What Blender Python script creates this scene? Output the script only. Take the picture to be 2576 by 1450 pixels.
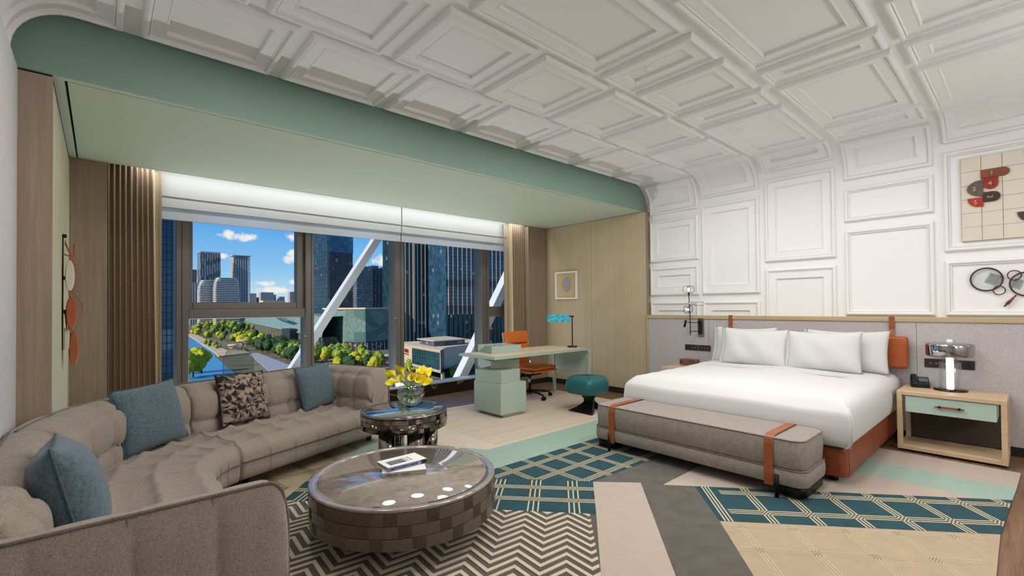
import bpy, bmesh, math, random
from mathutils import Vector, Matrix, noise
for o in list(bpy.data.objects): bpy.data.objects.remove(o)
S = bpy.context.scene
C = S.collection
R = math.radians
PI = math.pi
sin, cos = math.sin, math.cos

# ---------------------------------------------------------------- camera
CAM_H = 1.30
cd = bpy.data.cameras.new('camera'); cam = bpy.data.objects.new('camera', cd); C.objects.link(cam)
cd.sensor_fit = 'HORIZONTAL'; cd.sensor_width = 36.0
cd.lens = 1165.11/2576*36.0
cd.shift_y = (756.33-725)/2576
cd.clip_start = 0.05; cd.clip_end = 6000
yaw, pit, rol = 0.72686198, 0.01335195, -0.00861775
fo = Vector((sin(yaw)*cos(pit), cos(yaw)*cos(pit), sin(pit)))
rt = Vector((cos(yaw), -sin(yaw), 0)); up = rt.cross(fo)
rt2 = rt*cos(rol)+up*sin(rol); up2 = up*cos(rol)-rt*sin(rol)
m3 = Matrix((rt2, up2, -fo)).transposed()
cam.matrix_world = Matrix.Translation((0, 0, CAM_H)) @ m3.to_4x4()
S.camera = cam

# ---------------------------------------------------------------- colour management
vs = S.view_settings
vs.view_transform = 'Standard'; vs.look = 'None'; vs.gamma = 1.0; vs.exposure = 0.0; vs.use_curve_mapping = False

# ---------------------------------------------------------------- node helpers
def lin(h):
    h = h.lstrip('#')
    v = [int(h[i:i+2], 16)/255 for i in (0, 2, 4)]
    return tuple((x/12.92 if x <= .04045 else ((x+.055)/1.055)**2.4) for x in v)+(1,)

class NT:
    """small node-tree builder"""
    def __init__(s, tree): s.t = tree; s.n = tree.nodes; s.l = tree.links
    def add(s, kind, **kw):
        n = s.n.new(kind)
        for k, v in kw.items():
            if k == 'inp':
                for a, b in v.items():
                    if hasattr(b, 'is_output'): s.l.new(b, n.inputs[a])
                    else: n.inputs[a].default_value = b
            else: setattr(n, k, v)
        return n
    def math(s, op, a, b=None, c=None, clamp=False):
        n = s.n.new('ShaderNodeMath'); n.operation = op; n.use_clamp = clamp
        for i, v in enumerate((a, b, c)):
            if v is None: continue
            if hasattr(v, 'is_output'): s.l.new(v, n.inputs[i])
            else: n.inputs[i].default_value = v
        return n.outputs[0]
    def mix(s, f, a, b, blend='MIX'):
        n = s.n.new('ShaderNodeMix'); n.data_type = 'RGBA'; n.blend_type = blend
        for i, v in ((0, f), (6, a), (7, b)):
            if hasattr(v, 'is_output'): s.l.new(v, n.inputs[i])
            else: n.inputs[i].default_value = v
        return n.outputs[2]
    def ramp(s, f, stops, interp='LINEAR'):
        n = s.n.new('ShaderNodeValToRGB'); s.l.new(f, n.inputs[0]); cr = n.color_ramp; cr.interpolation = interp
        while len(cr.elements) < len(stops): cr.elements.new(.5)
        for e, (p, c) in zip(cr.elements, stops):
            e.position = p; e.color = c if len(c) == 4 else tuple(c)+(1,)
        return n.outputs[0]
    def link(s, a, b): s.l.new(a, b)

# ---------------------------------------------------------------- sky (procedural, with cumulus puffs)
W = bpy.data.worlds.new('sky'); S.world = W; W.use_nodes = True
nt = NT(W.node_tree); nt.n.clear()
tc = nt.add('ShaderNodeTexCoord')
sp = nt.add('ShaderNodeSeparateXYZ'); nt.link(tc.outputs['Generated'], sp.inputs[0])
el = nt.math('ARCSINE', sp.outputs[2])
az = nt.math('ARCTAN2', sp.outputs[0], sp.outputs[1])
sky = nt.ramp(nt.math('MULTIPLY', el, 2.2), [(0.0, lin('#d6e3e8')), (.06, lin('#c3dff0')), (.16, lin('#92c9f2')), (.34, lin('#63abee')), (1, lin('#3f88da'))])
nz = nt.add('ShaderNodeTexNoise', inp={'Vector': tc.outputs['Generated'], 'Scale': 42.0, 'Detail': 7.0, 'Roughness': .62})
nzv = nt.math('SUBTRACT', nz.outputs[0], .5)
cl = None
CLOUDS = [(.195, .133, .030, .009), (.180, .136, .014, .010), (.294, .138, .020, .009), (.290, .094, .022, .011), (.287, .108, .014, .007), (.462, .094, .030, .011), (.168, .097, .008, .005),
          (.235, .048, .022, .006), (.262, .036, .05, .008), (.290, .052, .016, .007), (.33, .05, .05, .012), (.10, .05, .06, .012), (.50, .06, .08, .012), (-.25, .12, .05, .016), (-.55, .2, .12, .03), (.9, .25, .16, .04), (1.5, .35, .2, .05), (-1.2, .3, .2, .05), (2.3, .3, .25, .05), (-2.2, .4, .25, .06)]
for a0, e0, sa, se in CLOUDS:
    dx = nt.math('DIVIDE', nt.math('SUBTRACT', az, a0), sa)
    dy = nt.math('DIVIDE', nt.math('SUBTRACT', el, e0), se)
    d = nt.math('SQRT', nt.math('ADD', nt.math('MULTIPLY', dx, dx), nt.math('MULTIPLY', dy, dy)))
    v = nt.math('MULTIPLY', nt.math('SUBTRACT', nt.math('ADD', 1.0, nt.math('MULTIPLY', nzv, 3.6)), d), 1.6, clamp=True)
    cl = v if cl is None else nt.math('MAXIMUM', cl, v)
col = nt.mix(nt.math('MULTIPLY', cl, .92), sky, lin('#fbf6ee'))
gnd = nt.math('LESS_THAN', sp.outputs[2], -.002)
col = nt.mix(gnd, col, lin('#8f9aa0'))
bg = nt.add('ShaderNodeBackground', inp={'Color': col, 'Strength': 1.0})
nt.add('ShaderNodeOutputWorld', inp={'Surface': bg.outputs[0]})

# ---------------------------------------------------------------- sun (from behind-left of the window wall)
sl = bpy.data.lights.new('sun', 'SUN'); sl.energy = 5.0; sl.angle = R(1.0); sl.color = (1, .90, .76)
so = bpy.data.objects.new('sun', sl); C.objects.link(so)
so.rotation_euler = Vector((.86, .07, -.50)).to_track_quat('-Z', 'Y').to_euler()

# ---------------------------------------------------------------- mesh helpers
def setp(o, label=None, cat=None, group=None, kind=None):
    if label: o['label'] = label
    if cat: o['category'] = cat
    if group: o['group'] = group
    if kind: o['kind'] = kind
    return o
def origin(o):
    v = Vector((0, 0, 0))
    while o is not None: v = v+o.location; o = o.parent
    return v
def empty(name, loc=(0, 0, 0), rz=0, label=None, cat=None, group=None, kind=None):
    o = bpy.data.objects.new(name, None); C.objects.link(o); o.location = loc; o.rotation_euler = (0, 0, rz)
    o.empty_display_size = .1
    return setp(o, label, cat, group, kind)
def part(name, me, parent=None, loc=(0, 0, 0), rot=(0, 0, 0), scale=(1, 1, 1), kind=None, label=None):
    o = bpy.data.objects.new(name, me); C.objects.link(o)
    o.location = loc; o.rotation_euler = rot; o.scale = scale
    if parent is not None: o.parent = parent
    return setp(o, label, kind=kind)
def copy_tree(o, parent=None):
    c = o.copy(); C.objects.link(c); c.parent = parent
    for ch in list(o.children): copy_tree(ch, c)
    return c

class MB:
    """collects shapes; verts are world coordinates unless built with local=True"""
    def __init__(s, M=None): s.v = []; s.f = []; s.sm = []; s.M = M
    def raw(s, vs_, fs, smooth=False, M=None):
        n = len(s.v)
        for p in vs_:
            p = Vector(p)
            if M is not None: p = M @ p
            if s.M is not None: p = s.M @ p
            s.v.append(p)
        for f in fs: s.f.append(tuple(i+n for i in f)); s.sm.append(smooth)
        return s
    def box(s, lo, hi, M=None):
        x0, y0, z0 = lo; x1, y1, z1 = hi
        return s.raw([(x0, y0, z0), (x1, y0, z0), (x1, y1, z0), (x0, y1, z0), (x0, y0, z1), (x1, y0, z1), (x1, y1, z1), (x0, y1, z1)],
                     [(0, 3, 2, 1), (4, 5, 6, 7), (0, 1, 5, 4), (1, 2, 6, 5), (2, 3, 7, 6), (3, 0, 4, 7)], M=M)
    def bbox(s, lo, hi, b=.01, M=None, seg=1):
        """box with bevelled edges"""
        bm = bmesh.new(); bmesh.ops.create_cube(bm, size=1)
        L = Vector(lo); H = Vector(hi)
        for v in bm.verts: v.co = Vector((L[i]+(H[i]-L[i])*(v.co[i]+.5) for i in range(3)))
        bmesh.ops.bevel(bm, geom=bm.edges[:], offset=b, segments=seg, profile=.5, affect='EDGES')
        return s.bm(bm, seg > 1, M)
    def bm(s, bm, smooth=False, M=None):
        bm.verts.index_update()
        s.raw([v.co.copy() for v in bm.verts], [[v.index for v in f.verts] for f in bm.faces], smooth, M); bm.free(); return s
    def prism(s, pts, z0, z1, M=None, smooth=False):
        n = len(pts)
        a = sum(pts[i][0]*pts[(i+1) % n][1]-pts[(i+1) % n][0]*pts[i][1] for i in range(n))
        if a < 0: pts = pts[::-1]
        v = [(x, y, z0) for x, y in pts]+[(x, y, z1) for x, y in pts]
        f = [tuple(range(n-1, -1, -1)), tuple(range(n, 2*n))]
        s.raw(v, f, False, M)
        return s.raw(v, [(i, (i+1) % n, n+(i+1) % n, n+i) for i in range(n)], smooth, M)
    def lathe(s, prof, seg=32, c=(0, 0, 0), M=None, smooth=True, a0=0, a1=2*PI):
        full = abs(a1-a0-2*PI) < 1e-6; k = seg if full else seg+1
        v = []
        for i in range(k):
            a = a0+(a1-a0)*i/seg
            for r, z in prof: v.append((c[0]+r*cos(a), c[1]+r*sin(a), c[2]+z))
        m = len(prof); f = []
        for i in range(seg):
            j = (i+1) % k
            for q in range(m-1): f.append((i*m+q, j*m+q, j*m+q+1, i*m+q+1))
        return s.raw(v, f, smooth, M)
    def cyl(s, c, r, z0, z1, seg=20, r2=None, M=None, smooth=True):
        r2 = r if r2 is None else r2
        return s.lathe([(0, z0), (r, z0)], seg, (c[0], c[1], 0), M, False).lathe([(r, z0), (r2, z1)], seg, (c[0], c[1], 0), M, smooth).lathe([(r2, z1), (0, z1)], seg, (c[0], c[1], 0), M, False)
    def tube(s, pts, r, seg=8, closed=False, M=None, cap=True):
        pts = [Vector(p) for p in pts]; n = len(pts); v = []; f = []
        rr = r if isinstance(r, (list, tuple)) else [r]*n
        prev = None
        for i, p in enumerate(pts):
            if closed: t = pts[(i+1) % n]-pts[i-1]
            else: t = pts[min(i+1, n-1)]-pts[max(i-1, 0)]
            if t.length < 1e-9: t = Vector((0, 0, 1))
            t.normalize()
            if prev is None:
                a = Vector((0, 0, 1)) if abs(t.z) < .9 else Vector((1, 0, 0))
                x = t.cross(a).normalized()
            else:
                x = prev-t*prev.dot(t)
                x = x.normalized() if x.length > 1e-6 else t.orthogonal().normalized()
            prev = x; y = t.cross(x)
            for k in range(seg):
                an = 2*PI*k/seg; v.append(p+(x*cos(an)+y*sin(an))*rr[i])
        for i in range(n if closed else n-1):
            j = (i+1) % n
            for k in range(seg):
                k2 = (k+1) % seg; f.append((i*seg+k, i*seg+k2, j*seg+k2, j*seg+k))
        if cap and not closed:
            f.append(tuple(range(seg-1, -1, -1))); f.append(tuple((n-1)*seg+k for k in range(seg)))
        return s.raw(v, f, True, M)
    def grid(s, fn, nu, nv, smooth=True, closed_u=False, closed_v=False, M=None):
        v = [fn(i/(nu if closed_u else nu), j/nv) for i in range(nu if closed_u else nu+1) for j in range(nv if closed_v else nv+1)]
        b = nv if closed_v else nv+1; a = nu if closed_u else nu+1; f = []
        for i in range(nu):
            for j in range(nv):
                i2 = (i+1) % a; j2 = (j+1) % b
                f.append((i*b+j, i2*b+j, i2*b+j2, i*b+j2))
        return s.raw(v, f, smooth, M)
    def sphere(s, c, r, seg=16, rings=10, M=None):
        rx, ry, rz = (r, r, r) if not isinstance(r, (tuple, list)) else r
        pr = [(sin(PI*i/rings), -cos(PI*i/rings)) for i in range(rings+1)]
        v = []; f = []
        for k in range(seg):
            a = 2*PI*k/seg
            for q, z in pr: v.append((c[0]+rx*q*cos(a), c[1]+ry*q*sin(a), c[2]+rz*z))
        m = rings+1
        for k in range(seg):
            j = (k+1) % seg
            for q in range(rings): f.append((k*m+q, j*m+q, j*m+q+1, k*m+q+1))
        return s.raw(v, f, True, M)
    def mesh(s, name, mat, off=None):
        me = bpy.data.meshes.new(name)
        vv = s.v if off is None else [p-off for p in s.v]
        me.from_pydata([tuple(p) for p in vv], [], s.f)
        me.polygons.foreach_set('use_smooth', s.sm)
        for m in (mat if isinstance(mat, (list, tuple)) else [mat]): me.materials.append(m)
        me.update()
        bm = bmesh.new(); bm.from_mesh(me)
        bmesh.ops.remove_doubles(bm, verts=bm.verts, dist=1e-5)
        bmesh.ops.recalc_face_normals(bm, faces=bm.faces); bm.to_mesh(me); bm.free()
        return me
    def build(s, name, mat, parent=None, local=False, kind=None, label=None, cat=None, group=None, base=False):
        """base: top-level single mesh gets its origin at the centre of its footprint"""
        off = None; loc = (0, 0, 0)
        if parent is not None and not local: off = origin(parent)
        if base and parent is None:
            xs = [p.x for p in s.v]; ys = [p.y for p in s.v]; zs = [p.z for p in s.v]
            off = Vector(((min(xs)+max(xs))/2, (min(ys)+max(ys))/2, min(zs))); loc = off
        o = part(name, s.mesh(name, mat, off), parent, loc, kind=kind, label=label)
        return setp(o, None, cat, group)

# ---------------------------------------------------------------- material helpers
def pmat(name, col, rough=.5, metal=0.0, spec=.5, bump=None, var=None, coat=0, sheen=0, scale=None, trans=0, ior=1.45, alpha=1, emit=None):
    """principled; var=(noise scale, amount, stretch xyz), bump=(scale, strength, stretch)"""
    m = bpy.data.materials.new(name); m.use_nodes = True; t = NT(m.node_tree)
    b = t.n['Principled BSDF']
    col = lin(col) if isinstance(col, str) else tuple(col)+((1,) if len(col) == 3 else ())
    b.inputs['Base Color'].default_value = col; b.inputs['Roughness'].default_value = rough; b.inputs['Metallic'].default_value = metal
    b.inputs['Specular IOR Level'].default_value = spec; b.inputs['Coat Weight'].default_value = coat; b.inputs['Sheen Weight'].default_value = sheen
    b.inputs['Transmission Weight'].default_value = trans; b.inputs['IOR'].default_value = ior; b.inputs['Alpha'].default_value = alpha
    if emit: b.inputs['Emission Color'].default_value = emit[0]+(1,) if len(emit[0]) == 3 else emit[0]; b.inputs['Emission Strength'].default_value = emit[1]
    if var or bump:
        tcn = t.add('ShaderNodeTexCoord')
        def noise(sc, st, det=4):
            mp = t.add('ShaderNodeMapping', inp={'Vector': tcn.outputs['Object'], 'Scale': tuple(st)})
            return t.add('ShaderNodeTexNoise', inp={'Vector': mp.outputs[0], 'Scale': sc, 'Detail': det, 'Roughness': .6}).outputs[0]
        if var:
            sc, am, st = var
            n = noise(sc, st)
            lo = tuple(c*(1-am) for c in col[:3])+(1,); hi = tuple(min(1, c*(1+am)) for c in col[:3])+(1,)
            t.link(t.ramp(n, [(.3, lo), (.7, hi)]), b.inputs['Base Color'])
        if bump:
            sc, stg, st = bump
            n = noise(sc, st, 3)
            bn = t.add('ShaderNodeBump', inp={'Height': n, 'Strength': stg, 'Distance': .01})
            t.link(bn.outputs[0], b.inputs['Normal'])
    return m
def fabric(name, col, dark=.75, scale=420, bump=.35, sheen=.2, slub=(60, .10)):
    """woven cloth: crossed fine waves, slub variation"""
    m = bpy.data.materials.new(name); m.use_nodes = True; t = NT(m.node_tree); b = t.n['Principled BSDF']
    col = lin(col) if isinstance(col, str) else col
    tcn = t.add('ShaderNodeTexCoord')
    n1 = t.add('ShaderNodeTexNoise', inp={'Vector': t.add('ShaderNodeMapping', inp={'Vector': tcn.outputs['Object'], 'Scale': (1, 1, .25)}).outputs[0], 'Scale': scale, 'Detail': 2.0}).outputs[0]
    n2 = t.add('ShaderNodeTexNoise', inp={'Vector': t.add('ShaderNodeMapping', inp={'Vector': tcn.outputs['Object'], 'Scale': (.3, .3, 1.2)}).outputs[0], 'Scale': scale*.9, 'Detail': 2.0}).outputs[0]
    n3 = t.add('ShaderNodeTexNoise', inp={'Vector': tcn.outputs['Object'], 'Scale': slub[0], 'Detail': 3.0}).outputs[0]
    h = t.math('ADD', n1, n2)
    f = t.math('ADD', t.math('MULTIPLY', h, .5), t.math('MULTIPLY', t.math('SUBTRACT', n3, .5), slub[1]*4))
    lo = tuple(c*dark for c in col[:3])+(1,); hi = tuple(min(1, c*(2-dark)) for c in col[:3])+(1,)
    t.link(t.ramp(f, [(.36, lo), (.64, hi)]), b.inputs['Base Color'])
    b.inputs['Roughness'].default_value = .92; b.inputs['Specular IOR Level'].default_value = .15; b.inputs['Sheen Weight'].default_value = sheen
    bn = t.add('ShaderNodeBump', inp={'Height': h, 'Strength': bump, 'Distance': .002}); t.link(bn.outputs[0], b.inputs['Normal'])
    return m
def wood(name, c1, c2, stretch=(1, 1, .05), scale=30, rough=.5, fine=160):
    m = bpy.data.materials.new(name); m.use_nodes = True; t = NT(m.node_tree); b = t.n['Principled BSDF']
    tcn = t.add('ShaderNodeTexCoord')
    mp = t.add('ShaderNodeMapping', inp={'Vector': tcn.outputs['Object'], 'Scale': stretch}).outputs[0]
    n1 = t.add('ShaderNodeTexNoise', inp={'Vector': mp, 'Scale': scale, 'Detail': 5.0, 'Distortion': .3}).outputs[0]
    n2 = t.add('ShaderNodeTexNoise', inp={'Vector': mp, 'Scale': fine, 'Detail': 3.0}).outputs[0]
    f = t.math('ADD', t.math('MULTIPLY', n1, .6), t.math('MULTIPLY', n2, .4))
    t.link(t.ramp(f, [(.35, lin(c1)), (.65, lin(c2))]), b.inputs['Base Color'])
    b.inputs['Roughness'].default_value = rough; b.inputs['Specular IOR Level'].default_value = .35
    bn = t.add('ShaderNodeBump', inp={'Height': n2, 'Strength': .08, 'Distance': .002}); t.link(bn.outputs[0], b.inputs['Normal'])
    return m
def glass_mat(name, tint=(1, 1, 1), refl=.06, rough=0.0):
    """thin clear pane: transparent + a fresnel share of mirror"""
    m = bpy.data.materials.new(name); m.use_nodes = True; t = NT(m.node_tree); t.n.remove(t.n['Principled BSDF'])
    tr = t.add('ShaderNodeBsdfTransparent', inp={'Color': tuple(tint)+(1,)})
    gl = t.add('ShaderNodeBsdfGlossy', inp={'Color': (1, 1, 1, 1), 'Roughness': rough})
    lw = t.add('ShaderNodeLayerWeight', inp={'Blend': .25})
    f = t.math('MULTIPLY_ADD', lw.outputs['Facing'], refl*3, refl*.3, clamp=True)
    mx = t.add('ShaderNodeMixShader', inp={0: f, 1: tr.outputs[0], 2: gl.outputs[0]})
    t.link(mx.outputs[0], t.n['Material Output'].inputs[0])
    return m
def sheer_mat(name, col, transl=.5, transp=.12):
    m = bpy.data.materials.new(name); m.use_nodes = True; t = NT(m.node_tree); t.n.remove(t.n['Principled BSDF'])
    c = lin(col)
    d = t.add('ShaderNodeBsdfDiffuse', inp={'Color': c}); l = t.add('ShaderNodeBsdfTranslucent', inp={'Color': c}); p = t.add('ShaderNodeBsdfTransparent')
    a = t.add('ShaderNodeMixShader', inp={0: transl, 1: d.outputs[0], 2: l.outputs[0]})
    b = t.add('ShaderNodeMixShader', inp={0: transp, 1: a.outputs[0], 2: p.outputs[0]})
    t.link(b.outputs[0], t.n['Material Output'].inputs[0])
    return m
def stone(name, base, vein, dark, scale=3, rough=.12, amt=.035):
    m = bpy.data.materials.new(name); m.use_nodes = True; t = NT(m.node_tree); b = t.n['Principled BSDF']
    tcn = t.add('ShaderNodeTexCoord')
    n1 = t.add('ShaderNodeTexNoise', inp={'Vector': tcn.outputs['Object'], 'Scale': scale*3, 'Detail': 6.0}).outputs[0]
    base_c = t.ramp(n1, [(.3, lin(dark)), (.7, lin(base))])
    n2 = t.add('ShaderNodeTexNoise', inp={'Vector': tcn.outputs['Object'], 'Scale': scale, 'Detail': 5.0, 'Distortion': 1.2}).outputs[0]
    v = t.math('ABSOLUTE', t.math('SUBTRACT', n2, .5))
    k = t.math('SUBTRACT', 1.0, t.math('DIVIDE', v, amt), clamp=True)
    k = t.math('MULTIPLY', k, t.math('MULTIPLY', n1, .9))
    t.link(t.mix(k, base_c, lin(vein)), b.inputs['Base Color'])
    b.inputs['Roughness'].default_value = rough
    return m
DL, PK, GL, SU = 12, 20, 25, 66      # strengths of added fill lights: ceiling discs, pocket strip, globes, ledge strip
# ================================================================= MATERIALS of the room
M_white = pmat('white_plaster', '#ededec', .55, bump=(60, .03, (1, 1, 1)))
M_fascia = pmat('dark_sage_paint', '#7a958a', .6)
M_soffit = pmat('light_sage_paint', '#c2cfba', .6)
M_greywall = fabric('grey_wallcovering', '#c4c2c4', .88, 300, .15, 0)
M_taupe = wood('taupe_veneer', '#8f7c69', '#a5917c', (1, 1, .03), 40, .5, 220)
M_beige = wood('beige_veneer', '#bbaa8b', '#c7b798', (1, 1, .02), 14, .5, 120)
M_litveneer = wood('window_lit_veneer', '#b9b394', '#cfcaae', (1, 1, .03), 40, .5, 220)  # paler veneer tone with the window's light painted into it
M_plank = wood('oak_plank', '#5d4533', '#8a6a50', (.12, 1, 1), 22, .45, 120)
M_dark = pmat('black_gap', '#15130f', .6)
M_black = pmat('black_metal', '#1d1e20', .4, .6)
M_alu = pmat('bronze_grey_aluminium', '#6a655e', .38, .25)
M_glass = glass_mat('window_glass', (.96, .98, .98), .0003)
M_sheer = sheer_mat('sheer_blind', '#f4f3f1', .62, .22)
M_sheer2 = sheer_mat('sheer_blind_double', '#efeeec', .6, .05)
M_curtain = fabric('taupe_curtain', '#c3ad92', .85, 300, .25, .1)
M_curtainlight = fabric('cream_curtain_lining', '#cbbca3', .85, 300, .2, .1)
M_marble_black = stone('black_marble', '#2c221c', '#b7a892', '#17120f', 1.2, .12, .02)
M_silltop = pmat('grey_sill_metal', '#aab4ba', .3, .2)

# ================================================================= ROOM SHELL
XL, XR, RZ = -.40, 5.88, 3.005          # white walls left / right, ceiling height
YB, YW, YBACK = 3.673, 5.86, -1.62      # beam face, window wall, back wall
RR, RL = .33, .30                       # cove radii
def prof(s):
    """room section: s = 0 where the right-hand cove starts, growing down the right wall; negative towards the left cove"""
    x0 = XR-RR
    L = RR*PI/2
    if s >= L: return Vector((XR, 0, RZ-RR-(s-L))), Vector((-1, 0, 0))
    if s >= 0:
        a = s/RR; return Vector((x0+RR*sin(a), 0, RZ-RR+RR*cos(a))), Vector((-sin(a), 0, -cos(a)))
    xl = XL+RL; flat = x0-xl
    if s >= -flat: return Vector((x0+s, 0, RZ)), Vector((0, 0, -1))
    q = -s-flat
    if q <= RL*PI/2:
        a = q/RL; return Vector((xl-RL*sin(a), 0, RZ-RL+RL*cos(a))), Vector((sin(a), 0, -cos(a)))
    return Vector((XL, 0, RZ-RL-(q-RL*PI/2))), Vector((1, 0, 0))
def ps(s, y, n):
    p, nn = prof(s); v = p+nn*n; v.y = y; return v
S_R = RR*PI/2; S_LW = -(XR-RR-XL-RL)-RL*PI/2
# ceiling with its two coves (one solid shell)
ss = [S_LW+i*(RL*PI/2)/12 for i in range(12)]+[-(XR-RR-XL-RL), 0]+[RR*PI/2*i/14 for i in range(1, 15)]
mb = MB()
def shell(sl_, y0, y1, th, mb):
    n = len(sl_)
    v = []
    for s_ in sl_:
        for y, t in ((y0, 0), (y1, 0), (y1, -th), (y0, -th)): v.append(ps(s_, y, t))
    f = []
    for i in range(n-1):
        for k in range(4):
            f.append((i*4+k, i*4+(k+1) % 4, (i+1)*4+(k+1) % 4, (i+1)*4+k))
    f += [(0, 1, 2, 3), ((n-1)*4+3, (n-1)*4+2, (n-1)*4+1, (n-1)*4)]
    mb.raw(v, f)
shell(ss, YBACK, YB, .10, mb)
ceiling = mb.build('ceiling', M_white, kind='structure', label='white coffered plaster ceiling curving down into the walls', )
for p in ceiling.data.polygons: p.use_smooth = True
try: ceiling.data.set_sharp_from_angle(angle=R(35))
except Exception: pass
wall_right = MB().box((XR, YBACK, 0), (XR+.12, YB, RZ-RR)).build('wall_right', M_white, kind='structure', label='white panelled wall behind the bed')
wall_left = MB().box((XL-.12, YBACK, 0), (XL, YB+.02, RZ-RL)).build('wall_left', M_white, kind='structure', label='white wall at the left edge')
MB().box((XL, YBACK, 0), (-.342, YB+.015, 2.64)).build('wallcovering', M_greywall, wall_left)
MB().box((XL-.12, YBACK-.12, 0), (XR+.12, YBACK, RZ+.1)).build('wall_back', M_greywall, kind='structure', label='plain wall behind the viewer')

# ---- moulded panels of ceiling and wall -------------------------------------------------
PROF_A = [(0, 0), (0, .012), (.004, .026), (.012, .036), (.021, .039), (.030, .036), (.035, .029), (.037, .021), (.040, .027), (.045, .026), (.049, .020)]
RECESS = PROF_A+[(.110, .020), (.115, .024), (.121, .021), (.124, .0015)]
PLAIN = PROF_A+[(.053, .006)]
def panel(s0, s1, y0, y1, recess=True):
    prf = RECESS if recess else PLAIN
    L = s1-s0; cuts = 1
    if s1 > -.02 and s0 < S_R+.02: cuts = 14
    if s0 < -(XR-RR-XL-RL)+.02: cuts = 14
    mb = MB(); rings = []
    for d, n in prf:
        a0, a1, b0, b1 = s0+d, s1-d, y0+d, y1-d
        r = []
        for i in range(cuts): r.append((a0+(a1-a0)*i/cuts, b0))
        r.append((a1, b0))
        for i in range(cuts): r.append((a1+(a0-a1)*i/cuts, b1))
        r.append((a0, b1))
        rings.append([ps(s_, y, n) for s_, y in r])
    N = len(rings[0])
    v = [p for r in rings for p in r]; f = []
    for i in range(len(rings)-1):
        for k in range(N): f.append((i*N+k, i*N+(k+1) % N, (i+1)*N+(k+1) % N, (i+1)*N+k))
    b = (len(rings)-1)*N
    for k in range(cuts): f.append((b+k, b+k+1, b+N-2-k, b+N-1-k))
    mb.raw(v, f)
    wall = s0 > S_R*.8
    par = wall_right if wall else ceiling
    o = mb.build('panel', M_white, par)
    if cuts > 1:
        for p in o.data.polygons: p.use_smooth = True
        try: o.data.set_sharp_from_angle(angle=R(28))
        except Exception: pass
    return o
def zs(z): return S_R+(RZ-RR-z)
def xs(x): return x-(XR-RR)
def dg(a): return R(a)*RR
ZB = zs(1.178)
BANDS = [
 ((2.90, 3.615), [(S_LW-.10, xs(.10)), (xs(.18), xs(.90)), (xs(.975), xs(1.705)), (xs(1.78), xs(2.495)), (xs(2.58), xs(3.30)), (xs(3.38), xs(4.12)), (xs(4.20), xs(4.95)), (xs(5.03), dg(11)), (dg(26.5), zs(2.57)), (zs(2.49), zs(1.905)), (zs(1.83), zs(1.435)), (zs(1.35), zs(.95))]),
 ((2.15, 2.855), [(S_LW-.10, xs(-.02)), (xs(.06), xs(.61)), (xs(.70), xs(1.39)), (xs(1.47), xs(2.16)), (xs(2.24), xs(2.93)), (xs(3.015), xs(3.72)), (xs(3.80), xs(4.52)), (xs(4.59), xs(5.32)), (xs(5.40), dg(89)), (zs(2.595), zs(1.435)), (zs(1.35), zs(.95))]),
 ((1.385, 2.09), [(S_LW-.10, xs(.30)), (xs(.38), xs(1.46)), (xs(1.55), xs(2.67)), (xs(2.745), xs(3.13)), (xs(3.20), xs(3.785)), (xs(3.86), xs(4.235)), (xs(4.305), xs(5.48)), (xs(5.55), dg(58)), (dg(73.7), zs(1.795)), (zs(1.715), zs(.95))]),
 ((.605, 1.31), [(S_LW-.10, xs(1.10)), (xs(1.18), xs(2.27)), (xs(2.35), xs(3.485)), (xs(3.565), xs(3.86)), (xs(3.935), xs(5.11)), (xs(5.18), dg(10.5)), (dg(26.5), zs(2.595)), (zs(2.51), zs(2.155), 0), (zs(2.07), ZB, 0)]),
 ((-.17, .54), [(S_LW-.10, xs(.9)), (xs(.98), xs(2.1)), (xs(2.18), xs(3.17)), (xs(3.25), xs(3.83)), (xs(3.90), xs(4.31)), (xs(4.38), xs(5.41)), (xs(5.49), dg(71.7)), (dg(86.5), zs(1.77), 0), (zs(1.69), ZB, 0)]),
 ((-.92, -.24), [(S_LW-.10, xs(1.1)), (xs(1.18), xs(2.27)), (xs(2.35), xs(3.485)), (xs(3.565), xs(4.2)), (xs(4.28), xs(5.2)), (xs(5.28), dg(40)), (dg(55), zs(1.9)), (zs(1.8), ZB)]),
 ((-1.58, -.99), [(S_LW-.10, xs(.9)), (xs(.98), xs(2.1)), (xs(2.18), xs(3.3)), (xs(3.38), xs(4.5)), (xs(4.58), dg(10)), (dg(30), zs(2.2)), (zs(2.1), ZB)]),
]
for (y0, y1), lst in BANDS:
    for it in lst: panel(it[0], it[1], y0, y1, len(it) < 3)

# ---- downlights (recessed, small dark apertures)
def downlight(x, y, r, label, energy=None):
    t = empty('downlight', (x, y, RZ), label=label, cat='downlight', group='recessed ceiling downlights')
    MB().lathe([(r*.45, -.001), (r, -.004), (r*1.02, 0), (r*.45, 0)], 24, (x, y, RZ)).build('trim_ring', M_white, t)
    MB().lathe([(0, -.0012), (r*.46, -.0012), (r*.46, 0), (0, 0)], 20, (x, y, RZ)).build('aperture', M_dkgrey, t)
    if energy:
        l = bpy.data.lights.new('ceiling_fill_lamp', 'SPOT'); l.energy = energy; l.spot_size = R(150); l.spot_blend = 1; l.shadow_soft_size = .12; l.color = (1, .93, .84)
        lo = bpy.data.objects.new('ceiling_fill_lamp', l); C.objects.link(lo); lo.parent = t; lo.location = (0, 0, -.03)
M_dkgrey = pmat('dark_grey', '#8a8783', .6)

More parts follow.
